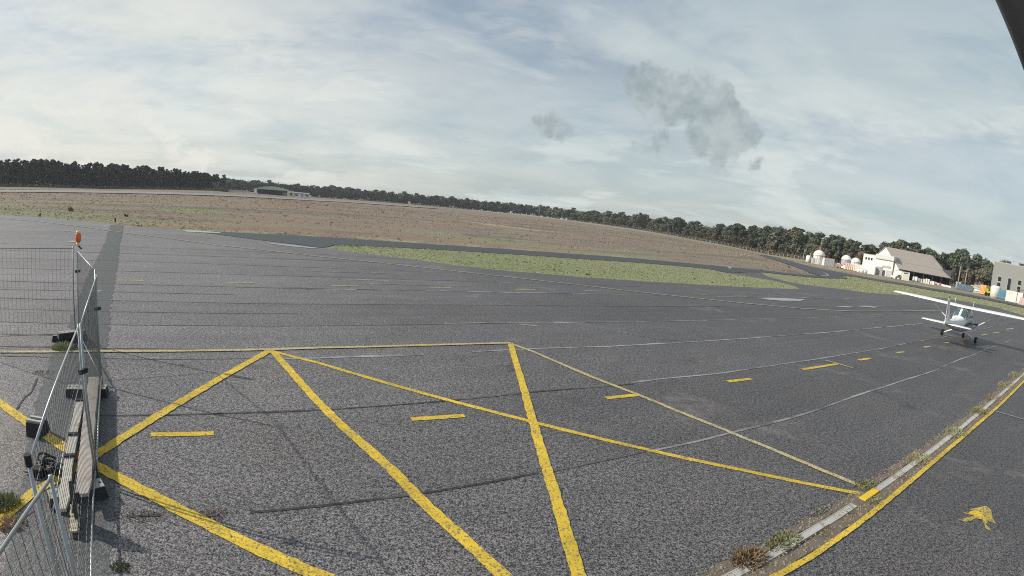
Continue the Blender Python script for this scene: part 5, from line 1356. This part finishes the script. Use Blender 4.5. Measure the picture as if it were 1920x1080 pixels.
def scrub(az0, az1, D, n, hmin, hmax, seed, mat, dep=(-3, 6)):
    r = random.Random(seed); vs = []; fs = []
    for k in range(n):
        az = r.uniform(az0, az1); p = at(az, D(az) + r.uniform(*dep)); h = r.uniform(hmin, hmax); wd = h * r.uniform(.6, 1.1)
        for j in range(26):
            u_ = Vector((r.gauss(0, 1), r.gauss(0, 1), abs(r.gauss(0, 1)))).normalized(); q = r.random() ** .4
            c = p + Vector((u_.x * wd * q, u_.y * wd * q, u_.z * h * q))
            nn = (u_ + Vector((r.uniform(-.7, .7), r.uniform(-.7, .7), r.uniform(-.2, .8)))).normalized()
            a = nn.orthogonal().normalized() * r.uniform(.18, .42); b = nn.cross(a) * .7; m = len(vs)
            vs += [tuple(c - a), tuple(c + b), tuple(c + a), tuple(c - b)]; fs.append((m, m + 1, m + 2, m + 3))
    return stuff('undergrowth', vs, fs, mat)


scrub(-58, -31, lambda a: DL(a) - 6, 520, .9, 2.6, 11, M_BUSH)
scrub(-58, -31, lambda a: DL(a) + 18, 420, 2.0, 4.2, 21, M_DPINE, (-4, 14))
scrub(-33, 8, lambda a: DC(a) - 4, 260, 1.0, 2.6, 12, M_BUSH)
scrub(8, 32, lambda a: DC(a) - 2, 380, 1.2, 3.6, 13, M_BUSH)
scrub(8, 32, lambda a: DC(a) - 2, 200, 1.2, 3.2, 14, M_BROAD)
scrub(31, 60, lambda a: DB(a) - 10, 260, 1.4, 4.0, 15, M_BUSH)

bs = thing('bush', 'single rusty brown bush standing in the grass left of the tarmac patch', 'bush', (*BG['bush'][:2], -.02))
bl = crown_mesh('foliage', 55, [(rt.uniform(-.25, .25), rt.uniform(-.25, .25), rt.uniform(.15, .42), .26, .24) for k in range(9)], .07, 60, M_DWEED)
link('foliage', bl, bs); MB().tube([(0, 0, 0), (.02, 0, .3)], .02, 5).build('stem', M_BARK, bs)

# perimeter fence at the edge of the right wood
pf = thing('perimeter_fence', 'line of small fence posts along the foot of the right hand wood', 'fence', at(20, 380))
pm = MB().box((0, 0, .75), (.22, .22, 1.7)).mesh('post', M_CONC)
prev = None; wires = MB()
for k in range(46):
    az = 13 + 17.3 * k / 45; p = at(az, DC(az) - 7); o = link('post', pm, pf); o.location = p - pf.location
    if prev is not None: wires.tube([prev - pf.location + Vector((0, 0, 1.45)), p - pf.location + Vector((0, 0, 1.45))], .02, 3, False); wires.tube([prev - pf.location + Vector((0, 0, .9)), p - pf.location + Vector((0, 0, .9))], .02, 3, False)
    prev = p
wires.build('wire', M_WIRE, pf, fixn=False)

# ================================================================ thin air haze over the whole field
hm = bpy.data.materials.new('air_haze'); hm.use_nodes = True; hm.node_tree.nodes.clear()
ho = hm.node_tree.nodes.new('ShaderNodeOutputMaterial'); hv = hm.node_tree.nodes.new('ShaderNodeVolumePrincipled')
hv.inputs['Color'].default_value = (.86, .92, 1.0, 1); hv.inputs['Density'].default_value = .00016; hv.inputs['Anisotropy'].default_value = .1
hm.node_tree.links.new(hv.outputs[0], ho.inputs['Volume'])
hz = MB().box((0, 0, 9), (18600, 18600, 28)).build('haze', hm); tag(hz, kind='stuff')
